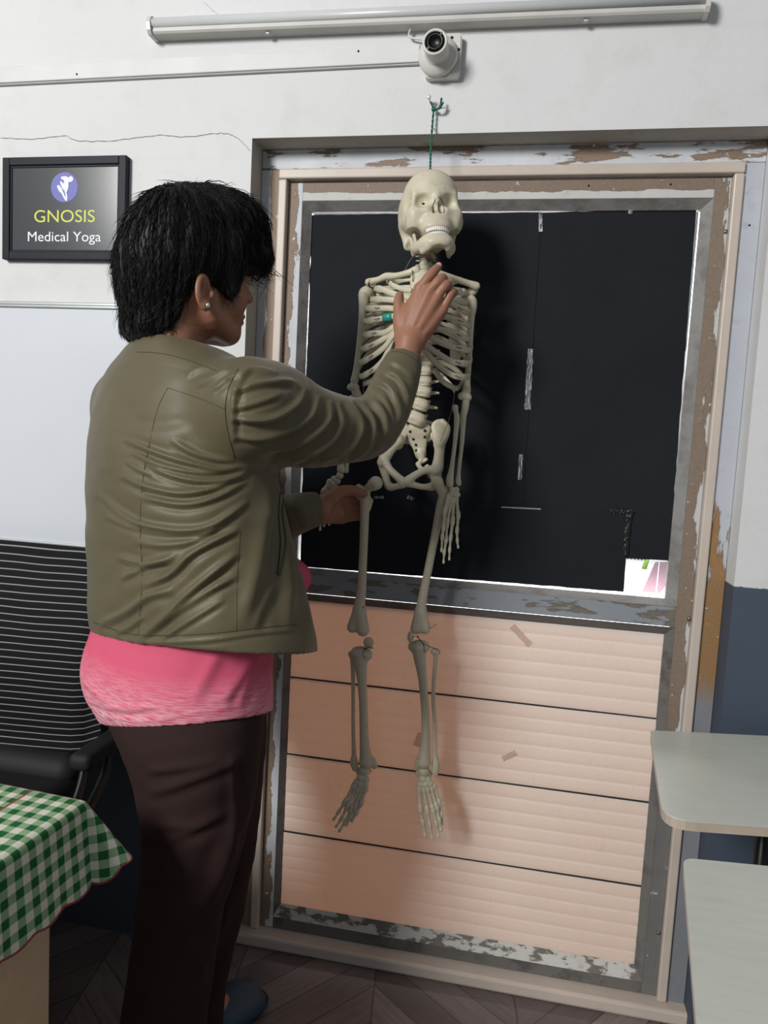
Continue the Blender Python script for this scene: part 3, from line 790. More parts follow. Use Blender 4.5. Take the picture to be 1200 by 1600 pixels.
# ---- skull (local: x right in the picture, y towards the viewer, z up; millimetres of a full-size skull)
def skull():
    yaw, roll, pitch, sc = math.radians(20), math.radians(3.0), math.radians(13.0), .00081
    X0 = np.array([cos(yaw), sin(yaw), 0]); Y0 = np.array([sin(yaw), -cos(yaw), 0]); Z0 = np.array([0, 0, 1.])
    X1 = X0*cos(roll)+Z0*sin(roll); Z1 = -X0*sin(roll)+Z0*cos(roll)
    Yp = Y0*cos(pitch)+Z1*sin(pitch); Zp = -Y0*sin(pitch)+Z1*cos(pitch)
    B = np.stack([X1, Yp, Zp], 1)
    cen = P(672, 332, -.118)
    def W(p): return cen+sc*(B@np.asarray(p, float))
    def cap(a, b, ra, rb, k, s=''): return (s+'cap', W(a), W(b), ra*sc, rb*sc, k*sc)
    def ell(c, r, k, s='', R=None): return (s+'ell', W(c), np.array(r)*sc, B if R is None else B@R, k*sc)
    def rot(ax, deg):
        return np.array(Matrix.Rotation(math.radians(deg), 3, ax))
    pr = [ell((0, -18, 26), (63, 84, 66), 0), ell((0, -46, 0), (61, 56, 66), 25), ell((0, 22, 32), (56, 48, 48), 25),
          ell((0, -34, -38), (52, 52, 42), 20), ell((0, 34, -32), (50, 32, 50), 16), ell((0, 46, -58), (36, 30, 28), 14)]
    for s in (-1, 1):
        pr += [cap((s*14, 60, 12), (s*42, 50, 12), 8, 9, 14), cap((s*44, 50, 12), (s*51, 44, -20), 7, 9, 10),
               cap((s*22, 62, -29), (s*48, 48, -30), 8, 11, 10), ell((s*47, 24, -42), (18, 32, 30), 16),
               cap((s*56, 26, -38), (s*61, -14, -28), 10, 8, 16), ell((s*53, -12, -4), (13, 46, 38), 16),
               cap((s*54, -30, -20), (s*50, -26, -72), 13, 11, 14)]
    pr += [cap((0, 64, 10), (0, 73, -14), 8, 5, 10), ell((0, 57, -70), (30, 21, 12), 8)]
    for s in (-1, 1):
        pr += [ell((s*33, 71, -8), (19, 23, 17), 5, '-', rot('Y', s*14)),
               ('-ell', W((s*6.6, 80, -30)), np.array((5.6, 19, 15.5))*sc, B@rot('Y', s*-10), 1.2*sc),
               ell((s*49, 16, -84), (24, 42, 27), 4, '-'), ell((s*66, 36, 4), (9, 16, 22), 12, '-')]
    pr += [cap((0, 71, -18), (0, 69, -44), 1.4, 1.6, 1.5)]
    V, F = sdf(pr, .0014, 2)
    so = mesh_obj('skull', V, F, M['bone'], sk_root, True)
    # thin dark outlines of the nose opening, dark canal
    bv = BVHTree.FromPolygons([tuple(v.co) for v in so.data.vertices], [tuple(p.vertices) for p in so.data.polygons])
    def onto(px, py, off=.0003):
        h = bv.ray_cast(Vector(CAM), Vector(_ray(px, py)).normalized())
        return np.array(h[0]+h[1]*off) if h[0] is not None else None
    for pts in ([(685, 308), (680.5, 312), (676.5, 320), (675.2, 326), (677, 330.5), (680.5, 331.5), (683.5, 330)], [(685, 308), (689, 311), (692.5, 319), (693.8, 326), (693.2, 332), (690.5, 332.5), (687.5, 331)], [(685, 308), (685.4, 318), (685.2, 329)]):
        q = [onto(*p) for p in pts]; q = [p for p in q if p is not None]
        tube('nasal_edge', catmull(q, 5), .00055, M['dark'], so, 6)
    h = onto(661.5, 318.5)
    V, F = sdf([('ell', h, (.0030, .0016, .0022), None, 0)], .0006, 1); mesh_obj('optic_canal', V, F, M['dark'], so, True)
    # seam from brow to cheek
    for pts in ([(647, 305), (641, 320), (635, 336), (634, 350), (636, 358)], [(712, 258+12), (716, 300)]):
        q = [onto(*p) for p in pts]; q = [p for p in q if p is not None]
        if len(q) > 2: tube('suture', catmull(q, 5), .0004, M['bone_dk'], so, 5)
    # upper teeth
    def teeth(z0, z1, R, yc, n, name, par, spread=62):
        parts = []
        for i in range(n):
            th = math.radians(-spread+2*spread*(i+.5)/n)
            wx = R*math.radians(2*spread/n)*.54
            c = np.array([R*sin(th)*.98, yc+R*cos(th), (z0+z1)/2])
            hh = abs(z1-z0)/2*(1-.12*abs(sin(th)))
            t_ = np.array([cos(th), -sin(th), 0]); o_ = np.array([sin(th), cos(th), 0])
            parts.append(('ell', W(c), np.array([wx*1.12, 3.0, hh*1.15])*sc, B@np.stack([t_, o_, np.array([0, 0, 1.])], 1), .0))
        V, F = sdf(parts, .0008, 1); return mesh_obj(name, V, F, M['teeth'], par, True, 'white upper teeth' if name == 'upper_teeth' else 'white lower teeth')
    teeth(-84, -74, 29, 46.5, 14, 'upper_teeth', so)
    # lower jaw
    jp = chain([(W(p), r*sc) for p, r in (((-42, -2, -90), 8), ((-39, 24, -103), 10), ((-29, 52, -106), 12), ((-14, 66, -106), 13), ((14, 66, -106), 13), ((29, 52, -106), 12), ((39, 24, -103), 10), ((42, -2, -90), 8))], 0)
    jp += chain([(W(p), r*sc) for p, r in (((-37, 24, -96), 8), ((-27, 50, -94), 9.5), ((-12, 64, -94), 10.5), ((12, 64, -94), 10.5), ((27, 50, -94), 9.5), ((37, 24, -96), 8))], 8*sc)
    jp += [ell((0, 72, -112), (20, 8, 8), 10)]+[cap((s*22, 62, -119), (s*32, 46, -121), 6, 6, 9) for s in (-1, 1)]+[ell((0, 60, -126), (13, 28, 8), 5, '-')]
    for s in (-1, 1):
        jp += [('fcap', W((s*42, -4, -96)), W((s*45, -12, -62)), 12*sc, 7*sc, B@np.array([1., 0, 0]), 2.0, 6*sc),
               ('fcap', W((s*39, 16, -98)), W((s*43, 12, -66)), 10*sc, 6*sc, B@np.array([1., 0, 0]), 2.0, 8*sc),
               cap((s*45, -12, -62), (s*46, -14, -50), 6, 7, 4), cap((s*42, 12, -66), (s*43, 14, -56), 5, 3, 4)]
    V, F = sdf(jp, .0013, 2); jo = mesh_obj('lower_jaw', V, F, M['bone'], so, True)
    teeth(-93, -85, 28.5, 46.5, 14, 'lower_teeth', jo)
    return W
SKW = skull()

# ---- spine
def vertebra_geo(r, h):
    pr = [('cap', (0, 0, -h*.30), (0, 0, h*.30), r, r, .0)]
    pr = [('fcap', (-r*.25, 0, 0), (r*.25, 0, 0), r*.95, r*.95, (0, 0, 1), r*.95/(h*.56), .0),
          ('ell', (0, 0, h*.42), (r*1.06, r*.92, h*.14), None, .001), ('ell', (0, 0, -h*.42), (r*1.06, r*.92, h*.14), None, .001)]
    for s in (-1, 1):
        pr += [('cap', (s*r*.7, r*.8, 0), (s*r*1.95, r*1.25, h*.12), h*.22, h*.14, .002), ('cap', (s*r*.6, r*.9, -h*.2), (s*r*.75, r*1.3, h*.5), h*.16, h*.16, .002)]
    pr += [('cap', (0, r*1.0, 0), (0, r*1.95, -h*.5), h*.24, h*.16, .003)]
    return sdf(pr, max(.0011, h*.085), 1)
sp = [(664, 392, 8, 8), (664, 399, 8, 8), (664.5, 406, 8, 8), (665, 413, 8.5, 8), (665, 420, 9, 8), (664.5, 427, 9, 8), (664, 434, 9.5, 9)]
sp += [(663.5+.05*i, 444+11.4*i, 9+.2*i, 11) for i in range(12)]
sp += [(663.5, 580, 10, 14), (663, 596, 10.5, 15), (661.5, 612, 11.5, 16), (657, 632, 12.5, 18), (650.5, 654, 13.5, 20)]
vcache = {}
for i, (x, y, r, h) in enumerate(sp):
    Y = -.082 if i < 7 else (-.060 if i < 19 else -.072)
    c = P(x, y, Y); R_ = rad(r, c); Hh = rad(h, c)
    key = 'c' if i < 7 else ('t' if i < 19 else 'l')
    if key not in vcache: vcache[key] = (vertebra_geo(R_, Hh), R_, Hh)
    (V, F), r0, h0 = vcache[key]
    lean = 0.0 if i < 21 else (.10 if i == 21 else (.24 if i == 22 else .34))
    A = np.array(Matrix.Rotation(lean, 3, 'Y'))
    Vn = [c+A@(v*np.array([R_/r0, R_/r0, Hh/h0])) for v in V]
    mesh_obj('vertebra', Vn, F, M['bone'], sk_root, True)
V, F = sdf([('ell', P(672, 398, -.098), (.010, .008, .014), None, 0), ('cap', P(668, 392, -.10), P(678, 404, -.10), .006, .005, .004)], .0014)
mesh_obj('throat_piece', V, F, mat_bone('throat_brown', srgb(112, 98, 82), srgb(140, 126, 106), srgb(84, 70, 56)), sk_root, True, 'brown piece under the jaw')

# ---- breastbone and ribs
bone('sternum', ch([(657, 438, -.150, 17), (656, 449, -.156, 15), (653, 466, -.166, 10), (650, 490, -.172, 11), (647, 510, -.172, 9), (646, 520, -.170, 4)], .006, ((0, 1, 0), 2.6)), .0016)
Lr = [[(607, 441), (614, 446), (630, 452), (643, 454)], [(586, 451), (599, 453), (618, 460), (641, 466)], [(581, 468), (600, 468), (620, 470), (642, 477)],
      [(573, 482), (590, 482), (612, 482), (641, 487)], [(569, 502), (590, 499), (615, 494), (641, 496)], [(568, 523), (585, 521), (602, 519), (620, 508), (641, 503)],
      [(565, 545), (580, 540), (605, 526), (622, 510), (640, 508)], [(562, 566), (580, 558), (600, 543), (612, 527), (623, 512)], [(563, 588), (580, 580), (596, 566), (607, 546), (614, 528)]]
Rr = [[(712, 440), (703, 441), (690, 440), (674, 444)], [(722, 456), (710, 455), (697, 453), (672, 456)], [(728, 473), (716, 470), (700, 464), (670, 468)],
      [(731, 489), (720, 483), (697, 472), (668, 480)], [(734, 509), (720, 502), (697, 495), (666, 491)], [(733, 530), (718, 524), (705, 518), (684, 513), (664, 500)],
      [(735, 547), (718, 544), (705, 542), (675, 528), (660, 511)], [(734, 567), (716, 567), (700, 562), (667, 540), (656, 522)], [(732, 588), (716, 589), (700, 582), (680, 566), (662, 544)]]
def rib(front, side, i):
    sx = 663.5+.05*i; sy = 444+11.4*i-4
    c = front[0]; bk = 1 if side > 0 else -1
    pts = [P(sx+7*bk, sy, -.048), P(sx+(c[0]-sx)*.35, sy-3, -.030), P(sx+(c[0]-sx)*.80, sy*.72+c[1]*.28, -.034), P(c[0]+bk*1.0, sy*.25+c[1]*.75, -.066), P(c[0], c[1], -.105)]
    n = len(front)-1
    ydep = [-.142, -.158, -.166, -.170]
    for j in range(1, n+1):
        yy = -.134-(.036*(j-.4)/(n-.4)) if i < 8 else -.134-.024*(j-.4)/(n-.4)
        pts.append(P(front[j][0], front[j][1], yy))
    pp = catmull(pts, 7); m = len(pp)
    w = rad(4.6 if 0 < i else 4.0, pts[4]); thin = .42
    # a small knuckle where rib meets cartilage
    kn = 5*7-3
    rr = [w*(1.0+(.22 if abs(j-kn) < 2 else 0)) for j in range(m)]
    rr = [r*(.75 if j < 12 else 1) for j, r in enumerate(rr)]
    # the flat face follows the chest wall: long axis upright
    V, F = tube_geo(pp, rr, 10, thin)
    o = mesh_obj('rib', V, F, M['bone'], sk_root, True)
    return o, pts
ribs_l = [rib(f, -1, i) for i, f in enumerate(Lr)]; ribs_r = [rib(f, 1, i) for i, f in enumerate(Rr)]
# the last, shorter ribs
for side, pts in ((-1, [(658, 572, -.048), (620, 580, -.032), (585, 592, -.045), (568, 600, -.090), (585, 594, -.13)]),
                  (1, [(670, 562, -.048), (700, 570, -.034), (722, 588, -.045), (716, 606, -.085), (703, 603, -.115), (690, 594, -.13), (678, 577, -.135)]),
                  (-1, [(658, 584, -.048), (630, 594, -.034), (602, 608, -.045), (590, 616, -.08)]), (1, [(671, 574, -.048), (690, 588, -.036), (706, 604, -.055), (710, 610, -.085)])):
    pp = catmull([P(*p) for p in pts], 7); V, F = tube_geo(pp, rad(4.2, pp[0]), 9, .5); mesh_obj('rib', V, F, M['bone'], sk_root, True)
# small wire staples where cartilage meets rib
for (o, pts) in ribs_r[3:]+ribs_l[3:]:
    a = pts[5]; a = np.array(a); a[1] -= .0052
    d = (np.array(pts[6])-np.array(pts[5])); d = d/np.linalg.norm(d)
    q = [a-d*.006+np.array([0, 0, .001]), a-d*.004+np.array([0, -.001, -.001]), a+d*.004+np.array([0, -.001, .0005]), a+d*.006+np.array([0, 0, -.001])]
    tube('staple', q, .0007, M['rust'], o, 5)
M['teal'] = simple('teal_tape', srgb(42, 152, 138), .35, .06)
V, F = tube_geo([P(600, 497.0, -.1462), P(606, 496, -.1502), P(613, 494.6, -.1548)], [.0080]*3, 10, .8)
mesh_obj('tape_band', V, F, M['teal'], ribs_l[4][0], True, 'teal tape wound round one rib')

# ---- shoulders
bone('clavicle', ch([(576, 441, -.110, 6), (592, 437, -.118, 5), (604, 432, -.126, 6), (620, 431, -.140, 5), (640, 426, -.150, 5.5), (650, 422, -.150, 6.5), (652, 424, -.150, 6)], .004))
bone('clavicle', ch([(744, 447, -.098, 6.5), (730, 442, -.108, 5), (715, 437, -.122, 5), (700, 432, -.140, 5), (686, 428, -.150, 6), (682, 428, -.150, 6)], .004))
bone('scapula', ch([(580, 444, -.082, 7), (586, 455, -.075, 7), (592, 452, -.070, 5)], .005)+ch([(588, 458, -.062, 6), (600, 470, -.026, 6), (620, 470, -.018, 5)], .005)
     + [('fcap', P(590, 470, -.030), P(612, 545, -.012), .016, .006, (0, 1, 0), 4.5, .006), ('fcap', P(618, 472, -.016), P(612, 545, -.012), .010, .006, (0, 1, 0), 4, .012), ('cap', P(590, 456, -.080), P(592, 461, -.104), .005, .005, .004)], .0018)
bone('scapula', ch([(742, 449, -.090, 6), (738, 456, -.085, 7), (724, 462, -.075, 7), (712, 466, -.040, 5)], .005)+ch([(727, 458, -.090, 6), (722, 456, -.104, 6), (718, 462, -.108, 5)], .004)
     + [('fcap', P(726, 476, -.034), P(712, 556, -.014), .018, .006, (0, 1, 0), 4.5, .006), ('fcap', P(700, 474, -.018), P(712, 556, -.014), .010, .006, (0, 1, 0), 4, .012), ('fcap', P(735, 468, -.070), P(731, 500, -.045), .010, .005, (.5, 1, 0), 2.5, .006)], .0018)
# ---- arms
bone('humerus', ch([(574, 456, -.098, 10), (568, 459, -.100, 8), (568, 474, -.100, 7.5), (566, 492, -.100, 5.6), (561, 540, -.098, 4.6), (556, 580, -.096, 5), (554, 594, -.096, 6.5)], .006)+ch([(548, 605, -.096, 6), (555, 606, -.096, 7)], .004))
bone('humerus', ch([(728, 470, -.086, 9), (737, 470, -.088, 8), (738, 482, -.088, 7), (736, 500, -.088, 5.5), (733, 560, -.086, 4.6), (730, 596, -.086, 5.2), (729, 610, -.086, 7)], .006)+ch([(721, 619, -.086, 6), (731, 621, -.086, 6.5)], .004))
bone('ulna', ch([(556, 612, -.094, 7), (560, 624, -.094, 6), (556, 660, -.094, 3.6), (544, 715, -.094, 3.2), (541, 736, -.094, 4)], .005))
bone('radius', ch([(549, 622, -.100, 5), (547, 640, -.102, 3.6), (540, 690, -.102, 3.6), (533, 722, -.102, 5), (533, 734, -.102, 7)], .005))
bone('radius', ch([(711, 637, -.098, 5.5), (712, 643, -.098, 4), (714, 655, -.098, 4.6), (711, 690, -.098, 3.4), (706, 730, -.098, 3.8), (703, 748, -.098, 6), (703, 756, -.098, 6)], .005))
bone('ulna', ch([(728, 629, -.088, 6), (726, 642, -.090, 5.5), (724, 652, -.092, 5), (722, 690, -.092, 3.5), (717, 735, -.092, 3.2), (716, 752, -.092, 4.6), (717, 756, -.092, 4)], .005))
def hand(carp, rays, label=None):
    h = sk_root
    root = bone('hand', [('ell', P(x, y, Y), (rad(r, P(x, y, Y)),)*3, None, .0012) for x, y, Y, r in carp], .0011, sk_root, None, label, 1)
    for ray in rays:
        names = ['metacarpal']+['phalanx']*(len(ray)-2)
        for (a, b), nm in zip(zip(ray[:-1], ray[1:]), names):
            A, Bq = P(*a[:3]), P(*b[:3]); ra, rb = rad(a[3], A), rad(b[3], Bq)
            d = (Bq-A)*.96
            pr = [('cap', A, A+d*.12, ra, ra*.9, 0), ('cap', A+d*.1, A+d*.8, ra*.66, rb*.66, .0015), ('cap', A+d*.86, A+d, rb, rb*.95, .0015)]
            bone(nm, pr, .0009, root, None, None, 1)
    return root
hand([(706, 765, -.098, 5), (713, 765, -.094, 5), (704, 772, -.100, 4.5), (710, 773, -.098, 5), (715, 773, -.094, 4.5)],
     [[(702, 779, -.102, 3.6), (692, 818, -.106, 3.6), (691, 840, -.108, 3), (690, 862, -.108, 2.4)],
      [(706, 779, -.100, 3.8), (698, 820, -.104, 3.8), (697, 845, -.108, 3.1), (694, 864, -.108, 2.7), (693, 880, -.108, 2)],
      [(709, 779, -.098, 3.8), (707, 816, -.102, 3.8), (704, 842, -.106, 3.1), (702.5, 860, -.107, 2.6), (702, 875, -.107, 2)],
      [(713, 779, -.096, 3.8), (716, 806, -.098, 3.8), (714, 830, -.100, 3.1), (714.5, 846, -.100, 2.6), (716, 856, -.100, 2)],
      [(700, 775, -.104, 3.5), (694, 800, -.114, 3.5), (693, 826, -.118, 2.8), (692, 840, -.118, 2)]])
hand([(531, 743, -.102, 6), (522, 748, -.102, 5), (527, 752, -.100, 5.5), (519, 756, -.104, 5), (524, 762, -.098, 5)],
     [[(516, 758, -.106, 4.2), (506, 790, -.108, 4), (502, 812, -.108, 3.2), (500, 828, -.108, 2.4)],
      [(520, 762, -.102, 4.2), (512, 792, -.094, 4), (508, 814, -.090, 3), (506, 822, -.090, 2.2)],
      [(524, 764, -.098, 4.2), (519, 792, -.086, 4), (516, 812, -.082, 3), (514, 820, -.082, 2.2)],
      [(527, 762, -.096, 4), (526, 788, -.082, 3.6), (524, 806, -.078, 2.8), (523, 814, -.078, 2)],
      [(515, 752, -.110, 4.4), (505, 768, -.116, 4), (499, 784, -.116, 3), (497, 794, -.116, 2.2)]])

# ---- pelvis
def hip(side):
    if side > 0:
        pr = [('fcap', P(687, 669, -.058), P(687, 692, -.072), rad(14.5, P(690, 668, -.06)), rad(8, P(690, 668, -.06)), (-.35, .93, .1), 3.0, .006),
              ('fcap', P(680, 676, -.046), P(684, 694, -.066), rad(11, P(682, 672, -.04)), rad(6, P(682, 672, -.04)), (-.45, .9, .1), 2.6, .008)]
        pr += ch([(692, 658, -.060, 3.6), (700, 667, -.066, 3.8), (699, 678, -.074, 4.0), (694, 688, -.082, 4.4), (689, 693, -.086, 4.2)], .004)
        pr += ch([(688, 690, -.076, 8), (686, 712, -.078, 8), (683, 732, -.080, 9.5), (676, 740, -.080, 9)], .008)
        pr += ch([(680, 734, -.086, 8), (664, 735, -.096, 6), (648, 743, -.108, 6), (636, 752, -.112, 7.5)], .005)
        pr += ch([(682, 744, -.076, 8), (680, 758, -.080, 8), (664, 761, -.096, 5), (648, 758, -.106, 5), (637, 755, -.110, 6)], .005)
    else:
        pr = [('fcap', P(628, 672, -.050), P(622, 694, -.066), rad(14, P(628, 672, -.05)), rad(9, P(628, 672, -.05)), (.4, .9, .1), 2.8, .006),
              ('fcap', P(612, 666, -.052), P(616, 694, -.070), rad(13, P(612, 666, -.05)), rad(7, P(612, 666, -.05)), (.75, .66, 0), 2.6, .008)]
        pr += ch([(602, 664, -.072, 5), (600, 682, -.084, 5)], .004)
        pr += ch([(622, 688, -.074, 9), (610, 702, -.084, 8.5), (601, 716, -.092, 9), (597, 722, -.092, 8)], .008)
        pr += ch([(600, 716, -.098, 7), (608, 732, -.104, 6), (620, 744, -.110, 6), (630, 753, -.112, 7)], .005)
        pr += ch([(599, 728, -.084, 8), (603, 746, -.086, 6), (608, 760, -.090, 6.5), (620, 760, -.104, 5), (630, 757, -.110, 6)], .005)
    return bone('hip_bone', pr, .0016)
hip(1); hip(-1)
tube('pubic_joint', [P(632.8, 748, -.113), P(633.2, 760, -.111)], rad(2.6, P(633, 752, -.11)), simple('joint_disc', srgb(160, 116, 92), .6), sk_root, 8, 1, (0, 1, 0))
sac = [('fcap', P(645, 672, -.062), P(664, 670, -.060), .0125, .0125, (0, 1, .2), 1.9, .0), ('fcap', P(652, 676, -.060), P(657, 710, -.050), .0205, .0115, (0, 1, .1), 2.6, .008),
       ('fcap', P(632, 684, -.046), P(654, 690, -.050), .0125, .010, (0, 1, 0), 2, .008), ('fcap', P(674, 678, -.046), P(658, 690, -.050), .0115, .010, (0, 1, 0), 2, .008)]
sac += ch([(657, 708, -.052, 8), (659, 718, -.054, 5), (655, 724, -.060, 4)], .004)
so = bone('sacrum', sac, .0016)
bvs = BVHTree.FromPolygons([tuple(v.co) for v in so.data.vertices], [tuple(p.vertices) for p in so.data.polygons])
for x, y in ((641, 674.5), (664, 673), (646, 686), (663.5, 682.5), (650, 695), (667.5, 691.5), (650.5, 704), (669, 701)):
    h = bvs.ray_cast(Vector(CAM), Vector(_ray(x, y)).normalized())
    if h[0] is None: continue
    V, F = sdf([('ell', np.array(h[0]), (.0032, .0016, .0032), None, 0)], .0007, 1); mesh_obj('sacral_hole', V, F, M['dark'], so, True)
bone('coccyx', ch([(653, 725, -.060, 4), (657, 731, -.066, 3.6), (662, 733, -.074, 3), (668, 728, -.072, 3)], .003)+ch([(660, 722, -.056, 3), (666, 718, -.056, 3)], .002), .0012)

# ---- legs
f1 = bone('femur', ch([(587, 755, -.108, 11.2), (584, 757, -.106, 10)], .002)+ch([(583, 757, -.104, 8), (574, 764, -.098, 6.5)], .004)
     + ch([(561, 762, -.098, 6.2), (563, 772, -.096, 8.5), (570, 775, -.097, 9), (570, 792, -.096, 7.6), (569, 830, -.094, 6.9), (567, 880, -.088, 6.6), (565, 920, -.084, 7.2), (561, 950, -.080, 9)], .006)
     + ch([(580, 782, -.094, 3.6), (576, 794, -.094, 4)], .004)
     + ch([(560, 955, -.080, 9), (551, 980, -.080, 9)], .007)+ch([(563, 955, -.080, 9), (567, 984, -.084, 10.5)], .007)+[('-cap', P(558, 1003, -.100), P(560, 992, -.098), .006, .003, .004)])
bone('femur', ch([(683, 753, -.102, 10), (684, 755, -.100, 9)], .002)+ch([(685, 756, -.098, 8), (690, 766, -.090, 8)], .004)
     + ch([(697, 766, -.088, 6.5), (694, 776, -.088, 8.5), (689, 792, -.088, 8.2), (684, 815, -.090, 7), (677, 850, -.090, 6.4), (668, 895, -.088, 6.4), (661, 930, -.084, 7), (657, 955, -.082, 8.5)], .006)
     + ch([(656, 958, -.082, 8.5), (650, 982, -.082, 9)], .007)+ch([(659, 958, -.082, 8), (664, 982, -.082, 9)], .007)+[('-cap', P(658, 1000, -.102), P(657.5, 978, -.098), .005, .002, .004)])
bone('patella', [('ell', P(641.5, 995, -.092), (rad(5, P(641, 995, -.09)), .007, rad(9.5, P(641, 995, -.09))), None, 0)], .0012)
bone('patella', [('ell', P(576, 1003, -.090), (rad(8.5, P(576, 1003, -.09)), .007, rad(7.5, P(576, 1003, -.09))), None, 0), ('cap', P(572, 1007, -.084), P(579, 1010, -.080), .005, .005, .003)], .0012)
bone('tibia', ch([(556, 1019, -.074, 8), (574, 1023, -.074, 8.5)], .005)+ch([(565, 1022, -.074, 12), (564, 1040, -.074, 10), (566, 1070, -.070, 7.4), (568, 1110, -.066, 6.8), (569, 1150, -.064, 7.2), (571, 1178, -.064, 9), (572, 1190, -.064, 11)], .007)
     + ch([(582, 1188, -.062, 5.5), (585, 1196, -.062, 5.5)], .005))
bone('tibia', ch([(645, 1010, -.078, 7.5), (664, 1010, -.078, 8)], .005)+ch([(655, 1012, -.078, 12), (656, 1030, -.078, 9.5), (660, 1060, -.074, 7), (664, 1105, -.068, 6.4), (665, 1150, -.066, 7), (663, 1178, -.066, 9), (662, 1190, -.066, 11.5)], .007)
     + ch([(653, 1190, -.068, 5), (652, 1197, -.068, 4.5)], .004))
bone('fibula', ch([(549, 1022, -.066, 5.5), (551, 1032, -.064, 4), (552, 1080, -.060, 3.3), (552, 1130, -.056, 3.2), (553, 1178, -.056, 3.8), (553, 1190, -.056, 6.5), (555, 1201, -.056, 5)], .004))
bone('fibula', ch([(679, 1018, -.066, 6), (681, 1026, -.064, 4), (677, 1080, -.060, 3.4), (679, 1130, -.056, 3.3), (680, 1178, -.056, 3.8), (681, 1195, -.056, 6.5), (680, 1208, -.058, 5)], .004))
def foot(tarsal, rays):
    root = bone('foot', [('ell', P(x, y, Y), (rad(r, P(x, y, Y)),)*3, None, .0016) for x, y, Y, r in tarsal], .0012, sk_root, None, None, 1)
    for ray in rays:
        for j, (a, b) in enumerate(zip(ray[:-1], ray[1:])):
            A, Bq = P(*a[:3]), P(*b[:3]); ra, rb = rad(a[3], A), rad(b[3], Bq); d = (Bq-A)*.97
            bone('metatarsal' if j == 0 else 'phalanx', [('cap', A, A+d*.12, ra, ra*.9, 0), ('cap', A+d*.1, A+d*.8, ra*.64, rb*.64, .0015), ('cap', A+d*.86, A+d, rb, rb*.95, .0015)], .001, root, None, None, 1)
foot([(662, 1205, -.066, 9), (656, 1208, -.060, 7), (668, 1209, -.058, 7), (661, 1217, -.070, 7), (668, 1219, -.068, 6.5), (657, 1226, -.074, 5.5), (665, 1226, -.074, 5.5), (672, 1225, -.070, 5.5), (664, 1204, -.042, 8)],
     [[(655, 1233, -.078, 4.6), (657, 1266, -.088, 4.4), (661, 1286, -.090, 3.6), (665, 1307, -.090, 3)],
      [(662, 1233, -.078, 4.2), (668, 1268, -.086, 4), (672, 1290, -.088, 3.2), (676, 1312, -.088, 2.6)],
      [(668, 1232, -.076, 4.2), (677, 1266, -.082, 4), (682, 1288, -.084, 3.2), (686, 1308, -.084, 2.6)],
      [(674, 1231, -.072, 4.2), (683, 1262, -.078, 4), (687, 1282, -.080, 3.1), (690, 1298, -.080, 2.5)],
      [(678, 1228, -.068, 4.2), (687, 1256, -.072, 3.8), (690, 1274, -.074, 3), (692, 1288, -.074, 2.4)]])
foot([(569, 1203, -.064, 9), (563, 1206, -.058, 7), (575, 1204, -.058, 6), (564, 1215, -.068, 7), (571, 1218, -.068, 6.5), (557, 1222, -.070, 5.5), (563, 1226, -.074, 5.5), (571, 1228, -.074, 5.5), (570, 1200, -.042, 8)],
     [[(553, 1226, -.072, 4.2), (538, 1255, -.078, 3.8), (529, 1269, -.080, 3.1), (521, 1281, -.080, 2.5)],
      [(557, 1229, -.074, 4.2), (542, 1262, -.082, 4), (533, 1280, -.084, 3.2), (525, 1292, -.084, 2.6)],
      [(561, 1231, -.076, 4.2), (548, 1266, -.084, 4), (539, 1284, -.086, 3.2), (530, 1299, -.086, 2.6)],
      [(566, 1232, -.076, 4.2), (555, 1262, -.084, 4), (547, 1278, -.086, 3.2), (541, 1290, -.086, 2.6)],
      [(571, 1233, -.076, 4.6), (564, 1256, -.084, 4.3), (557, 1270, -.086, 3.5), (550, 1283, -.086, 2.8)]])
# ---- wires that tie it together
def wire(pts, r=.0006, mat='wire'): tube('wire', catmull([P(*p) for p in pts], 6), r, M[mat], sk_root, 5)
wire([(651, 394, -.118), (640, 408, -.124), (632, 424, -.132)]); wire([(711, 602, -.120), (708, 630, -.112), (700, 660, -.096), (688, 690, -.096)])
wire([(568, 588, -.120), (568, 604, -.112), (568, 626, -.104)]); wire([(644, 422, -.158), (645, 432, -.162), (645, 440, -.160)], .0008, 'rust')
wire([(652, 992, -.09), (656, 1000, -.09), (662, 1008, -.09), (663, 1020, -.094)], .0007, 'rust'); wire([(641, 1000, -.098), (650, 994, -.094), (662, 1006, -.09), (676, 1012, -.078), (686, 1016, -.072), (687, 1023, -.070)], .0007, 'rust')
wire([(670, 982, -.088), (677, 979, -.088), (682, 975, -.088)], .0005, 'rust'); wire([(568, 1014, -.088), (576, 1012, -.090), (583, 1013, -.084)], .0008, 'rust'); wire([(570, 1029, -.090), (567, 1020, -.092), (574, 1012, -.09)], .0007, 'rust')
wire([(578, 437, -.118), (576, 446, -.116), (582, 450, -.104)], .0012, 'rust'); wire([(562, 757, -.106), (575, 762, -.108)], .0004, 'rust')
for px, py, yy in ((567.5, 949, -.094), (605, 306, 0)):
    if yy:
        V, F = sdf([('ell', P(px, py, yy), (.0016,)*3, None, 0)], .0006, 1); mesh_obj('screw_hole', V, F, M['dark'], sk_root, True)
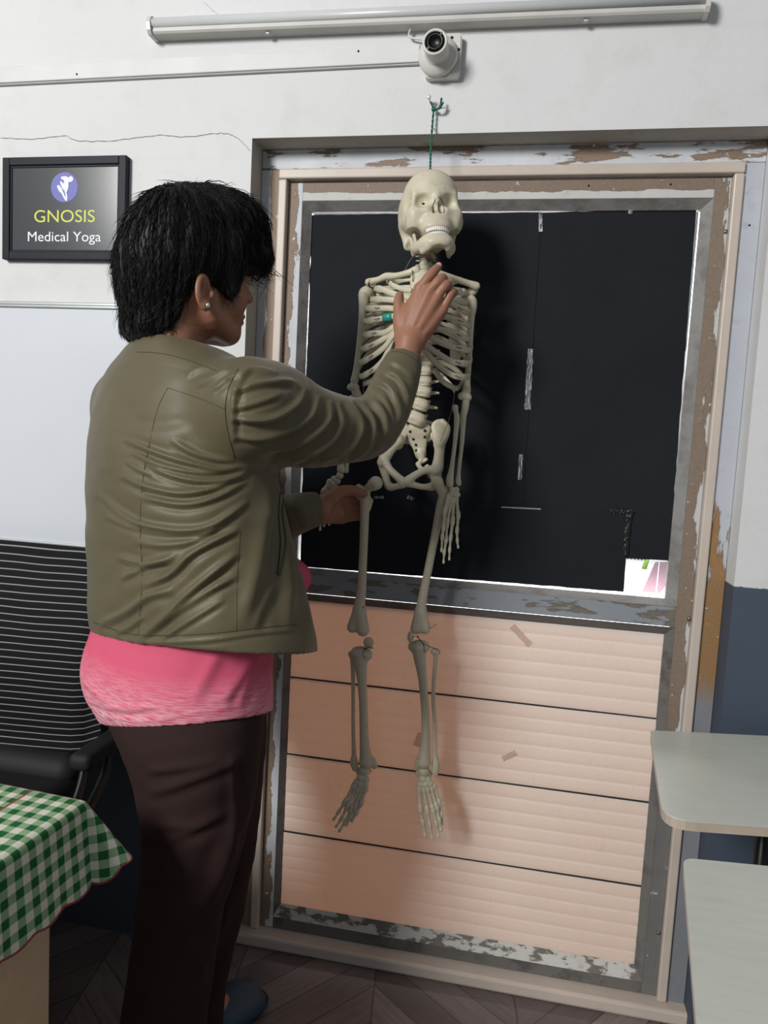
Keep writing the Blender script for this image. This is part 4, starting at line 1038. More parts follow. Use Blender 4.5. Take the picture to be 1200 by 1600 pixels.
# ================================================================== PERSON
ZV = np.array([0, 0, 1.])
def L3(e1, e2, z): return PO+E1*e1+E2*e2+ZV*z
def mat_skin():
    t = NT('skin'); c = t.coord(); n = t.noise(c, 28, 5, .6); fine = t.noise(c, 260, 3, .6)
    col = t.mix(n, srgb(142, 97, 75), srgb(165, 118, 95))
    col = t.mix(t.math('MULTIPLY', t.step(fine, .5, .8), .25), col, srgb(116, 74, 57))
    t.bsdf(col, .5, t.bump(fine, .12, .0008), spec=.4, Subsurface_Weight=.06, Subsurface_Scale=.004); return t.m
def mat_jacket():
    t = NT('olive_satin'); c = t.coord(); n = t.noise(c, 7, 4, .55); w = t.noise(t.map(c, (900, 900, 300)), 1.0, 2)
    wr = t.noise(t.map(c, (5, 5, 16)), 1.0, 4, .5, 1.0)
    col = t.mix(n, srgb(84, 77, 57), srgb(99, 91, 68))
    t.bsdf(col, .50, t.bump(t.math('ADD', wr, t.math('MULTIPLY', w, .06)), .22, .006), spec=.34, Sheen_Weight=.2, Sheen_Roughness=.4); return t.m
def mat_shirt():
    t = NT('pink_jersey'); c = t.coord(); x, y, z = t.sep(c)
    st = t.noise(t.map(c, (45, 45, 520)), 1.0, 3, .6)
    grad = t.step(z, .81, .715)
    f = t.math('MULTIPLY', t.math('MULTIPLY', t.step(st, .34, .62), grad), .75)
    col = t.mix(f, srgb(208, 88, 116), srgb(240, 206, 212))
    t.bsdf(col, .75, t.bump(t.noise(t.map(c, (14, 14, 50)), 1.0, 3), .15, .003), spec=.2); return t.m
def mat_trouser():
    t = NT('dark_brown_cloth'); c = t.coord(); n = t.noise(c, 500, 3); m = t.noise(c, 9, 4)
    col = t.mix(n, srgb(44, 31, 30), srgb(58, 42, 40)); col = t.mix(t.math('MULTIPLY', m, .3), col, srgb(38, 27, 27))
    t.bsdf(col, .85, t.bump(n, .2, .001), spec=.15); return t.m
def mat_hair():
    t = NT('black_hair'); c = t.coord(); n = t.noise(t.map(c, (60, 60, 18)), 1.0, 4)
    t.bsdf(t.mix(n, (.003, .003, .0034, 1), (.009, .0085, .0085, 1)), .5, t.bump(t.noise(t.map(c, (260, 260, 60)), 1.0, 3), .4, .002), spec=.3); return t.m
M['skin'] = mat_skin(); M['jacket'] = mat_jacket(); M['shirt'] = mat_shirt(); M['trouser'] = mat_trouser(); M['hair'] = mat_hair()
M['nail_skin'] = simple('finger_nail', srgb(206, 164, 146), .35, .04)
M['lip'] = simple('lips', srgb(140, 78, 68), .45, .06)
M['eye_white'] = simple('eye_white', srgb(222, 218, 210), .2, .02); M['eye_dark'] = simple('eye_iris', srgb(36, 22, 16), .15, .1)

# ---- head frame: turned a little further from the camera than the body plane
HC = Q(298, 410, 0.0); _ha = math.radians(24)
HF = E1*cos(_ha)+E2*sin(_ha); HL = -E1*sin(_ha)+E2*cos(_ha); HB = np.stack([HF, HL, ZV], 1)
def H(f, l, z): return HC+HF*f+HL*l+ZV*z
def HQ(px, py, l):
    r = _ray(px, py); X = CAM+r*(((HC-CAM)@HL+l)/(r@HL)); v = X-HC; return v@HF, v@ZV
TILT = math.radians(4)
def build_head():
    pr = [('ell', H(-.006, 0, .004), (.092, .072, .100), HB, 0), ('ell', H(.042, 0, -.040), (.050, .055, .070), HB, .02),
          ('ell', H(.070, 0, -.098), (.020, .020, .018), HB, .018), ('ell', H(.074, 0, -.072), (.018, .026, .020), HB, .014)]
    for s in (-1, 1):
        pr += chain([(H(.002, s*.058, -.062), .014), (H(.012, s*.055, -.085), .016), (H(.045, s*.034, -.103), .016), (H(.066, s*.014, -.106), .014)], .02)
        pr += [('ell', H(.050, s*.036, -.050), (.030, .024, .032), HB, .014), ('ell', H(.060, s*.030, .004), (.028, .022, .016), HB, .012)]
    pr += [('cap', H(.086, 0, -.006), H(.107, 0, -.038), .0065, .0095, .010), ('ell', H(.098, -.010, -.042), (.009, .007, .007), HB, .005), ('ell', H(.098, .010, -.042), (.009, .007, .007), HB, .005)]
    for s in (-1, 1): pr += [('-ell', H(.094, s*.032, -.014), (.016, .016, .010), HB, .010), ('ell', H(.075, s*.031, -.014), (.0135, .0145, .0125), HB, .003)]
    pr += [('ell', H(.088, 0, -.0725), (.0095, .021, .0055), HB, .003), ('ell', H(.0865, 0, -.0825), (.0095, .019, .006), HB, .003), ('-cap', H(.100, -.020, -.0775), H(.100, .020, -.0775), .0035, .0035, .002)]
    # neck
    pr += chain([(H(-.014, 0, -.060), .050), (H(-.020, 0, -.100), .047), (H(-.024, 0, -.140), .046), (Q(275, 630, 0), .055)], .03)
    for s in (-1, 1):
        E_ = H(-.019, s*.071, -.056)
        tl = np.array(Matrix.Rotation(s*.0, 3, 'Z'))
        ax = np.stack([HF*.94+HL*s*-.34, HL*.94*1+HF*s*.34, ZV], 1)
        pr += [('ell', E_+HL*s*.006, (.0165, .0065, .026), ax, .006), ('-ell', E_+HL*s*.0125+HF*.003+ZV*.003, (.0100, .0085, .0165), ax, .002), ('cap', E_+HL*s*.0075-HF*.002-ZV*.010, E_+HL*s*.0085+HF*.002+ZV*.012, .0022, .0022, .003), ('ell', E_+HL*s*.007+HF*.005-ZV*.022, (.008, .0055, .008), ax, .006),
               ('ell', E_+HL*s*.008+HF*.013-ZV*.004, (.004, .005, .007), ax, .004)]
    return sdf(pr, .0018, 2)
def finger(pts, k=.003): return chain([(P(*p[:3]), rad(p[3], P(*p[:3]))) for p in pts], k)
RK = [(656, 451, -.2205), (671, 455, -.2265), (682.5, 466, -.2245), (691, 485, -.2165)]
def build_right_hand():
    pr = chain([(P(619, 598, -.268), .024), (P(634, 560, -.238), .0235), (P(640, 535, -.230), .024)], 0)
    cs = [(629, 528, -.229, 11), (637, 526, -.232, 11), (646, 529, -.231, 11), (653, 536, -.226, 10)]
    for (x, y, Y, r), kn, rk in zip(cs, RK, (9.8, 9.8, 9.4, 8.6)):
        pr += chain([(P(x, y, Y), rad(r, P(x, y, Y))), (P((x+kn[0])/2, (y+kn[1])/2, Y*.5+kn[2]*.5-.0015), rad(10.5, P(x, y, Y))), (P(*kn), rad(rk, P(*kn)))], .010)
    pr += [('ell', P(646, 496, -.222), (.024, .010, .030), None, .012), ('ell', P(630, 505, -.219), (.014, .012, .020), None, .012)]
    pr += finger([RK[0]+(9.0,), (664, 441, -.2235, 8.0), (673, 430, -.2215, 8.2), (680, 422, -.2145, 7.2), (685.5, 415.5, -.2065, 5.8)])
    pr += finger([RK[1]+(9.0,), (679, 446, -.2300, 8.0), (687, 437.5, -.2280, 8.2), (692.5, 435, -.2130, 7.2), (690, 441, -.1990, 6.0)], .002)
    pr += finger([RK[2]+(8.6,), (689, 455, -.2275, 7.6), (696.5, 446, -.2255, 7.8), (701, 446, -.2110, 6.9), (697, 452, -.1975, 5.8)], .002)
    pr += finger([RK[3]+(8.0,), (698.5, 471, -.2180, 6.9), (705.5, 458, -.2160, 7.1), (709.5, 457, -.2030, 6.2), (705, 463, -.1920, 5.2)], .002)
    pr += finger([(629, 527, -.228, 11), (624, 503, -.225, 9.8), (622.6, 487, -.222, 8.4), (623, 472, -.2175, 8.2), (624.5, 461.5, -.2125, 6.6)], .008)
    # tendons on the back of the hand
    for (x, y, Y, r), kn in zip(cs, RK):
        a = P(x*.7+kn[0]*.3, y*.7+kn[1]*.3, Y-.0095); b = P(kn[0], kn[1], kn[2]-.0065)
        pr += [('cap', a, b, .0022, .0032, .006)]
    V, F = sdf(pr, .0014, 2)
    return V, F
LK = [(537, 779, -.104), (540, 790, -.097), (539, 801, -.094), (534, 811, -.095)]
def build_left_hand():
    pr = chain([(P(466, 800, -.178), .022), (P(492, 795, -.158), .0225), (P(502, 795, -.150), .0225)], 0)
    cs = [(508, 784, -.142, 11), (509, 792, -.139, 12), (508, 801, -.138, 12), (505, 808, -.138, 10)]
    for (x, y, Y, r), kn, rk in zip(cs, LK, (9.4, 9.4, 9, 8.2)):
        pr += chain([(P(x, y, Y), rad(r, P(x, y, Y))), (P(*kn), rad(rk, P(*kn)))], .008)
    pr += [('ell', P(522, 800, -.124), (.022, .012, .018), None, .01)]
    pr += finger([LK[0]+(8.6,), (550, 779, -.084, 7.6), (563, 781, -.074, 7.0), (571, 784, -.0715, 6.0)], .002)
    pr += finger([LK[1]+(8.6,), (554, 791, -.080, 7.6), (565, 793, -.072, 7.0), (572, 795, -.070, 6.0)], .002)
    pr += finger([LK[2]+(8.2,), (552, 801, -.079, 7.2), (563, 802, -.072, 6.6), (569, 803, -.070, 5.6)], .002)
    pr += finger([LK[3]+(7.4,), (547, 809, -.082, 6.4), (557, 808, -.074, 5.8), (563, 808, -.072, 5.0)], .002)
    pr += finger([(503, 790, -.152, 12.5), (517, 778, -.146, 12), (533, 768, -.139, 9.2), (551, 766.5, -.128, 8.4), (568, 772, -.1185, 6.6)], .007)
    return sdf(pr, .0014, 2)
SH_R, EL_R, WR_R = L3(.098, -.140, 1.205), Q(577, 668, -.070), P(632, 560, -.238)
SH_L, EL_L, WR_L = L3(-.080, .145, 1.205), Q(372, 838, .215), P(486, 796, -.163)
TF = np.array([.82, .57]); TR = np.array([.57, -.82])          # torso forward / right in (e1, e2)
ANK_R, ANK_L = (-.020, -.062), (.045, .075)
def build_core():
    pr = chain([(Q(270, 620, 0), .060), (L3(-.01, 0, 1.10), .095), (L3(.005, 0, .95), .095), (L3(-.005, 0, .80), .11)], 0)
    pr += chain([(SH_L, .045), (L3(-.01, 0, 1.20), .06), (SH_R, .045)], .04)
    pr += chain([(SH_R, .040), (EL_R, .028), (P(619, 600, -.270), .020)], .02)+chain([(SH_L, .040), (EL_L, .030), (P(462, 803, -.182), .020)], .02)
    for s, ank, hip_ in ((1, ANK_R, (.03, -.06)), (-1, ANK_L, (-.02, .07))):
        hx, hy = hip_
        pr += chain([(L3(hx, hy, .76), .075), (L3((hx*.4+ank[0]*.6)+.015, (hy*.5+ank[1]*.5), .42), .048), (L3(ank[0], ank[1], .075), .030)], .03)
        hl = L3(ank[0]-TF[0]*.03, ank[1]-TF[1]*.03, .045); to = L3(ank[0]+TF[0]*.135, ank[1]+TF[1]*.135, .036)
        pr += chain([(hl, .026), (L3(ank[0]+TF[0]*.05, ank[1]+TF[1]*.05, .046), .028), (to, .018)], .02)
        for i, off in enumerate((.026, .012, -.002, -.014, -.025)):
            a = L3(ank[0]+TF[0]*.12-TR[0]*off*s, ank[1]+TF[1]*.12-TR[1]*off*s, .034); l = (.040, .038, .034, .030, .024)[i]
            b = a+(E1*TF[0]+E2*TF[1])*l-ZV*.004
            pr += [('cap', a, b, (.012, .009, .0085, .008, .0075)[i], (.0095, .0075, .007, .0065, .006)[i], .004)]
    return sdf(pr, .004, 2)
head_geo = build_head(); rh = build_right_hand(); lh_ = build_left_hand(); core = build_core()
VS, FS = [], []
off = 0; parts_skin = [head_geo, core, rh, lh_]
for V, F in parts_skin:
    VS.append(V); FS.append(F+off); off += len(V)
person = mesh_obj('person', np.concatenate(VS), np.concatenate(FS), [M['skin'], M['lip']], None, True)
tag(person, 'person with short black hair and olive jacket reaching out to the skeleton', 'person')
# lips get their own tint
for p in person.data.polygons:
    c = np.array(p.center)-HC; f, l, z = c@HF, c@HL, c[2]
    if f > .082 and abs(l) < .022 and -.089 < z < -.066: p.material_index = 1
for s in (-1, 1):
    V, F = sdf([('ell', H(.0795, s*.031, -.014), (.0098, .0118, .0075), HB, 0)], .0009); e = mesh_obj('eye', V, F, M['eye_white'], person, True)
    V, F = sdf([('ell', H(.0872, s*.031, -.014), (.0026, .0050, .0050), HB, 0)], .0006); mesh_obj('iris', V, F, M['eye_dark'], e, True)
# a nail on the index finger
def nail_piece(a, r, ax):
    V, F = sdf([('ell', a, r, ax, 0)], .0005); mesh_obj('fingernail', V, F, M['nail_skin'], person, True)
nd = P(686, 414.5, -.206)-P(680, 422, -.2145); nd /= np.linalg.norm(nd); nn = np.cross(nd, [.8, .2, .5]); nn /= np.linalg.norm(nn)
nb = np.array([0, -1., 0])*.8-nd*0+np.array([.3, 0, .3]); nb -= nd*(nb@nd); nb /= np.linalg.norm(nb); nc = np.cross(nb, nd)
nail_piece(P(684.5, 416.6, -.2085)+nb*.0052, (.0055, .0045, .0018), np.stack([nd, nc, nb], 1))
# ear stud
V, F = sdf([('ell', H(-.014, -.0842, -.0775), (.0032, .0022, .0042), HB, 0)], .0006, 0)
mesh_obj('ear_stud', V, F, simple('silver_stud', srgb(226, 222, 214), .15, metal=.8), person, True)

# ---- lofted clothes: rows are (y px, left px, right px, ratio depth/width, shift)
def make_loft(rows, rho_def=.68, n=2.3, grow=0.0, off2=0.0):
    Z, Cc, A, Bd, D = [], [], [], [], []
    for r in rows:
        y, xl, xr = r[:3]; rho = r[3] if len(r) > 3 else rho_def; d = r[4] if len(r) > 4 else 0
        a, b = Q(xl, y, d), Q(xr, y, d)
        ea, eb = (a-PO)@E1, (b-PO)@E1
        h = (eb-ea)/2; Z.append((a[2]+b[2])/2); Cc.append((ea+eb)/2)
        Aw = h/sqrt(.57**2+(rho*.82)**2); A.append(Aw); Bd.append(Aw*rho); D.append(d)
    q = np.array(sorted(zip(Z, Cc, A, Bd, D)))
    q = np.array(catmull(list(q), 6))
    q = q[np.argsort(q[:, 0])]
    zmin, zmax = q[0, 0], q[-1, 0]
    def fn(X, Y, Zz):
        x = X-PO[0]; y = Y-PO[1]
        u = x*E1[0]+y*E1[1]; v = x*E2[0]+y*E2[1]
        c = np.interp(Zz, q[:, 0], q[:, 1]).astype(np.float32); a = np.interp(Zz, q[:, 0], q[:, 2]).astype(np.float32)+grow
        b = np.interp(Zz, q[:, 0], q[:, 3]).astype(np.float32)+grow; d = np.interp(Zz, q[:, 0], q[:, 4]).astype(np.float32)
        uu, vv = u-c, v-d
        p = np.abs((uu*TR[0]+vv*TR[1])/a); w = np.abs((uu*TF[0]+vv*TF[1])/b)
        r = (p**n+w**n)**(1/n)
        return np.maximum((r-1)*np.minimum(a, b), np.maximum(Zz-zmax, zmin-Zz))
    R = q[:, 2].max()+.03+grow; cm = q[:, 1].mean(); dm = q[:, 4].mean()
    c0 = L3(cm, dm, 0); lo = np.array([c0[0]-R-.06, c0[1]-R-.06, zmin]); hi = np.array([c0[0]+R+.06, c0[1]+R+.06, zmax])
    return fn, lo, hi
def plane_cut(pts):
    """keep what lies above the plane through three points"""
    a, b, c = [np.asarray(p) for p in pts]; nrm = np.cross(b-a, c-a); nrm = nrm/np.linalg.norm(nrm)
    if nrm[2] < 0: nrm = -nrm
    return lambda X, Y, Z: -((X-a[0])*nrm[0]+(Y-a[1])*nrm[1]+(Z-a[2])*nrm[2])
def fold_field(V, N, folds, unit):
    """raise soft ridges along lines on the side of the cloth that faces the room"""
    V = np.asarray(V); d = V-CAM; z = d@CF
    px = 600+FPX*(d@CR)/z; py = 800-FPX*(d@CU)/z
    vd = d/np.linalg.norm(d, axis=1)[:, None]
    face = np.clip((-(N*vd).sum(1)-.02)/.30, 0, 1)
    disp = np.zeros(len(V))
    for pts, w, amp in folds:
        q = np.array(catmull([np.array(p, float) for p in pts], 5))
        best = np.full(len(V), 1e9); sg = np.zeros(len(V)); tt = np.zeros(len(V))
        L = np.concatenate([[0], np.cumsum(np.linalg.norm(np.diff(q, axis=0), axis=1))])
        lo = q.min(0)-5*w; hi = q.max(0)+5*w
        sel = np.nonzero((px > lo[0]) & (px < hi[0]) & (py > lo[1]) & (py < hi[1]) & (face > 0))[0]
        if not len(sel): continue
        bx_, by_ = px[sel], py[sel]; best = np.full(len(sel), 1e9); sg = np.zeros(len(sel)); tt = np.zeros(len(sel))
        for i in range(len(q)-1):
            a, b = q[i], q[i+1]; ab = b-a; l2 = ab@ab+1e-9
            t = np.clip(((bx_-a[0])*ab[0]+(by_-a[1])*ab[1])/l2, 0, 1)
            dx, dy = bx_-a[0]-t*ab[0], by_-a[1]-t*ab[1]; dist = np.hypot(dx, dy)
            s = np.sign(dx*-ab[1]+dy*ab[0])
            m = dist < best
            best[m] = dist[m]; sg[m] = s[m]; tt[m] = (L[i]+t[m]*(L[i+1]-L[i]))/L[-1]
        s = best*sg*(-1 if q[-1][0] < q[0][0] else 1)       # positive below the line
        taper = np.clip(np.minimum(tt, 1-tt)*5, 0, 1)**.7
        prof = np.exp(-(s/w)**2)-.75*np.exp(-((s-1.9*w)/(1.15*w))**2)-.25*np.exp(-((s+2.2*w)/(1.3*w))**2)
        disp[sel] += amp*prof*taper*face[sel]
    return disp*unit
def vnormals(V, F):
    me = bpy.data.meshes.new('tmp'); me.from_pydata([tuple(v) for v in V], [], [tuple(int(i) for i in f) for f in F]); me.update()
    N = np.empty(len(V)*3); me.vertices.foreach_get('normal', N); bpy.data.meshes.remove(me); return N.reshape(-1, 3)
def cloth(name, V, F, folds, mat, unit=.001, rough=0):
    N = vnormals(V, F)
    if folds:
        dsp = fold_field(V, N, folds, unit); V = np.asarray(V)
        if rough: dsp = dsp+np.array([rough*(noise.noise(Vector((v[0]*9, v[1]*9, v[2]*17)))+.5*noise.noise(Vector((v[0]*21+4, v[1]*21, v[2]*38)))) for v in V])
        V = V+N*dsp[:, None]
    return mesh_obj(name, V, F, mat, person, True)

# trousers
tr_r = [(1075, 150, 396, .66, -.02), (1100, 156, 398, .66, -.03), (1140, 172, 400, .7, -.045), (1180, 190, 398, .75, -.055), (1240, 212, 392, .8, -.06), (1330, 222, 372, .9, -.06), (1430, 211, 346, .95, -.06), (1520, 199, 332, 1, -.06), (1600, 188, 322, 1, -.06), (1700, 179, 313, 1, -.062)]
tr_l = [(1085, 200, 408, .66, .05), (1140, 240, 408, .7, .06), (1240, 285, 405, .85, .07), (1330, 300, 397, .95, .072), (1430, 268, 378, 1, .075), (1500, 258, 362, 1, .077), (1560, 254, 350, 1, .078), (1648, 249, 343, 1, .078)]
fr, l1, h1 = make_loft(tr_r, n=2.1); fl, l2, h2 = make_loft(tr_l, n=2.1)
V, F = sdf([('fn', fr, l1, h1, 0), ('fn', fl, l2, h2, .02)], .004, 3)
tfold = [([(225, 1205), (290, 1198), (350, 1185)], 7, 3), ([(228, 1235), (260, 1232), (330, 1205), (392, 1180)], 8, 4), ([(235, 1290), (300, 1290), (360, 1270)], 8, 3),
         ([(330, 1395), (350, 1340), (372, 1290), (392, 1240)], 12, 7), ([(275, 1480), (310, 1420), (345, 1370), (375, 1310)], 12, 6), ([(215, 1310), (270, 1310), (330, 1285)], 7, 2.5), ([(300, 1530), (330, 1480), (360, 1410)], 10, 6), ([(225, 1560), (255, 1480), (290, 1400)], 14, 4), ([(362, 1180), (366, 1260), (358, 1330)], 6, 2.5)]
trousers = cloth('trousers', V, F, tfold, M['trouser'], .001, .0025)
trousers['label'] = 'dark brown trousers'
# shirt
sh = [(800, 165, 400, .66), (860, 158, 412, .66), (910, 152, 418, .66), (960, 148, 418, .66), (985, 144, 416, .66), (1005, 138, 414, .68), (1030, 129, 412, .68), (1060, 124, 412, .68), (1090, 130, 412, .68), (1110, 142, 413, .68), (1150, 166, 414, .68)]
fs_, l3, h3 = make_loft(sh, n=2.1)
keep = plane_cut([Q(158, 1128, .05), Q(230, 1139, -.15), Q(412, 1104, 0)])
fsi, l3i, h3i = make_loft(sh, n=2.1, grow=-.005)
fshirt = lambda X, Y, Z: np.maximum(fs_(X, Y, Z), keep(X, Y, Z))
fsin = lambda X, Y, Z: np.maximum(fsi(X, Y, Z), Z-.78)
V, F = sdf([('fn', fshirt, l3, h3, 0), ('ell', L3(.134, .098, .902), (.128, .090, .056), np.stack([E1*TF[0]+E2*TF[1], E1*TR[0]+E2*TR[1], ZV], 1), .05), ('-fn', fsin, l3i-np.array([0, 0, .05]), h3i, 0)], .0032, 2)
sfold = [([(128, 1085), (150, 1098), (190, 1108), (250, 1104)], 5, 2.5), ([(130, 1062), (150, 1085), (175, 1098)], 5, 2.5), ([(345, 1100), (375, 1060), (400, 1015)], 9, 3), ([(370, 1105), (392, 1060), (406, 1020)], 7, 2.5), ([(150, 1010), (140, 1040), (133, 1062)], 6, 2), ([(162, 1119), (230, 1127), (320, 1112), (408, 1096)], 2.6, 1.2), ([(300, 1095), (330, 1040), (345, 1012)], 10, 2.2)]
shirt = cloth('shirt', V, F, sfold, M['shirt'])
shirt['label'] = 'pink jersey top fading to pale at the hem'
# jacket
jk = [(520, 224, 332, .85), (538, 206, 342, .8), (550, 195, 356, .74), (565, 184, 372, .66), (585, 169, 388, .58), (612, 155, 396, .56), (660, 143, 402, .60), (720, 137, 412, .66), (800, 136, 430, .68), (860, 138, 444, .68), (920, 139, 458, .68), (970, 140, 467, .66), (1005, 145, 471, .64), (1060, 150, 470, .64)]
fj, l4, h4 = make_loft(jk, n=2.25)
fji, l4i, h4i = make_loft(jk, n=2.25, grow=-.006)
ncut = plane_cut([Q(212, 533, 0), Q(340, 563, -.02), Q(264, 530, -.05)])
hem = plane_cut([Q(147, 988, .055), Q(250, 1010, -.15), Q(470, 1006, .03)])
fjack = lambda X, Y, Z: np.maximum(np.maximum(fj(X, Y, Z), hem(X, Y, Z)), -ncut(X, Y, Z))
fjin = lambda X, Y, Z: np.maximum(fji(X, Y, Z), Z-.93)
slv = chain([(SH_R+E1*-.012+ZV*.004, .074), (Q(425, 640, -.125), .071), (Q(475, 664, -.108), .066), (Q(530, 672, -.088), .056), (Q(574, 668, -.070), .050), (Q(601, 640, -.045), .044), (P(618, 600, -.272), .040), (P(629, 570, -.246), .0340)], .035)
slv_in = chain([(P(625, 583, -.256), .0275), (P(640, 535, -.222), .0275)], 0)
slvl = chain([(SH_L, .068), (L3(-.01, .215, 1.08), .062), (EL_L, .054), (P(452, 806, -.188), .041), (P(487, 796, -.162), .0335)], .035)
slvl_in = chain([(P(474, 800, -.172), .0275), (P(506, 793, -.148), .0275)], 0)
collar = chain([(Q(219, 541, .03), .007), (Q(222, 540, -.02), .008), (Q(256, 535, -.055), .008), (Q(298, 549, -.060), .007), (Q(336, 562, -.035), .006)], .012)
neckhole = ('-cap', Q(292, 470, 0.0), Q(268, 562, 0.0), .056, .046, .006)
mk = lambda c: ('-fn',)+c[0][1:4]+(.005,)
V, F = sdf([('fn', fjack, l4, h4, 0), neckhole]+slv+slvl+collar+[mk(slv_in), mk(slvl_in), ('-fn', fjin, l4i-np.array([0, 0, .05]), h4i, 0)], .0026, 2)
jf = [([(192, 686), (236, 704), (284, 720), (340, 732), (394, 727)], 3.8, 4.0), ([(204, 706), (252, 727), (300, 737), (350, 738), (394, 731)], 3.4, 3.4), ([(222, 722), (268, 742), (320, 752), (364, 745), (394, 733)], 4.0, 4.6),
      ([(188, 742), (228, 760), (284, 771), (340, 760), (390, 738)], 4.4, 4.6), ([(224, 777), (284, 788), (334, 778), (390, 748)], 4.2, 4.4), ([(156, 772), (192, 804), (224, 820), (284, 829), (332, 820), (390, 782)], 4.2, 5.4),
      ([(162, 806), (212, 826), (268, 836), (324, 832), (372, 812)], 3.2, 2.6), ([(267, 687), (308, 710), (366, 724)], 4.0, 3.0), ([(184, 870), (220, 880), (270, 876)], 5, 4.2), ([(186, 906), (228, 884), (272, 870)], 4.2, 3.6),
      ([(222, 917), (266, 897), (304, 862), (374, 826)], 4.6, 5.2), ([(216, 1002), (258, 962), (308, 916), (374, 862)], 5.2, 5.2), ([(154, 977), (196, 957), (232, 932), (272, 922)], 5.2, 4.4), ([(236, 990), (276, 957), (324, 924), (374, 898)], 4.4, 3.8),
      ([(180, 990), (205, 978), (222, 962)], 4, 3.0), ([(250, 1000), (300, 968), (352, 936)], 3.6, 2.8), ([(205, 846), (258, 852), (312, 840), (370, 800)], 4.4, 2.6), ([(196, 720), (216, 733), (240, 742)], 3.2, 2.2),
      ([(380, 982), (402, 890), (416, 815), (424, 760)], 12, 5.0), ([(452, 985), (452, 900), (444, 800)], 9, 3.6), ([(396, 985), (420, 930), (436, 905)], 7, 2.6),
      ([(290, 590), (308, 577), (342, 571)], 4, 2.2), ([(306, 606), (336, 586), (362, 573)], 4, 2.6), ([(330, 612), (350, 596), (366, 580)], 3.4, 2.0),
      ([(366, 694), (364, 640), (374, 598), (392, 574)], 4, 2.6), ([(360, 590), (396, 577), (434, 585)], 4.2, 2.8), ([(360, 614), (404, 600), (452, 597), (468, 611)], 4.4, 3.8), ([(362, 640), (400, 630), (440, 616)], 4, 2.6),
      ([(360, 654), (420, 656), (464, 632), (478, 606)], 4.6, 5.0), ([(364, 682), (420, 682), (480, 656), (500, 618)], 4.6, 5.4), ([(412, 706), (472, 692), (512, 660), (517, 626)], 4.4, 5.0), ([(456, 723), (512, 697), (534, 664), (528, 628)], 4.2, 4.6),
      ([(502, 722), (548, 700), (566, 664), (545, 624)], 4.6, 5.4), ([(548, 722), (578, 696), (585, 658), (560, 622)], 3.8, 4.0), ([(566, 619), (587, 629), (603, 653), (604, 686)], 4, 4.4), ([(576, 606), (598, 620), (614, 648), (615, 672)], 3.4, 3.0), ([(587, 592), (611, 608), (624, 640), (624, 664)], 4, 3.8), ([(598, 577), (621, 588), (635, 611), (639, 638)], 3.6, 3.2), ([(606, 563), (630, 573), (648, 593)], 3.2, 2.2),
      ([(152, 985), (200, 1001), (260, 1004), (330, 1000), (400, 990), (466, 984)], 3, 1.8), ([(180, 620), (172, 680), (170, 740)], 14, 2), ([(300, 655), (250, 662), (200, 655)], 10, -1.6)]
jacket = cloth('jacket', V, F, [(p, w*1.05, a*1.15) for p, w, a in jf], M['jacket'], .001, .0022)
jacket['label'] = 'olive satin bomber jacket with gathered sleeves'
# seams and pocket: fine lines lying on the cloth
M['seam'] = simple('seam_thread', srgb(58, 52, 39), .8)
jbv = BVHTree.FromPolygons([tuple(v.co) for v in jacket.data.vertices], [tuple(p.vertices) for p in jacket.data.polygons])
def seam(pts, r=.0004, name='seam', mat='seam', off=.0001):
    q = []
    for x, y in [tuple(p) for p in catmull([np.array(p, float) for p in pts], 7)]:
        h = jbv.ray_cast(Vector(CAM), Vector(_ray(x, y)).normalized())
        if h[0] is not None: q.append(np.array(h[0]+h[1]*off))
    if len(q) > 2: tube(name, q, r, M[mat], jacket, 5)
seam([(372, 577), (358, 605), (352, 640), (357, 678), (367, 716)], .0007); seam([(262, 606), (310, 622), (353, 640)]); seam([(262, 606), (246, 640), (232, 700), (222, 760), (219, 830), (222, 900), (216, 990)])
seam([(376, 830), (371, 900), (370, 985)]); seam([(146, 972), (200, 990), (260, 993), (330, 990), (400, 982), (464, 976)], .0006); seam([(612, 549), (632, 552), (653, 566)], .0005)
seam([(214, 550), (240, 551), (270, 556), (300, 565), (338, 579)], .0005)
seam([(445, 742), (441, 800), (446, 850), (436, 900)], .0016, 'pocket_welt'); seam([(440, 746), (435, 800), (438, 850), (433, 898)], .0011, 'pocket_welt', 'dark')

# ---- hair
def poly_sdf(px, py, poly):
    d = np.full(px.shape, 1e9, np.float32); s = np.ones(px.shape, np.float32)
    n = len(poly)
    for i in range(n):
        a, b = poly[i], poly[i-1]
        ex, ey = b[0]-a[0], b[1]-a[1]; wx, wy = px-a[0], py-a[1]
        t = np.clip((wx*ex+wy*ey)/(ex*ex+ey*ey), 0, 1)
        d = np.minimum(d, (wx-ex*t)**2+(wy-ey*t)**2)
        c1 = py >= a[1]; c2 = py < b[1]; c3 = ex*wy > ey*wx
        s[(c1 & c2 & c3) | (~c1 & ~c2 & ~c3)] *= -1
    return s*np.sqrt(d)
expo = [HQ(x, y, -.082) for x, y in [(305, 460), (311, 449), (326, 446), (338, 464), (350, 474), (366, 468), (378, 442), (396, 424), (440, 424), (440, 600), (285, 600), (256, 548), (250, 536), (266, 524), (288, 513), (302, 488)]]
def f_expose(X, Y, Z):
    x, y, z = X-HC[0], Y-HC[1], Z-HC[2]
    f = x*HF[0]+y*HF[1]
    return poly_sdf(f, z, expo)
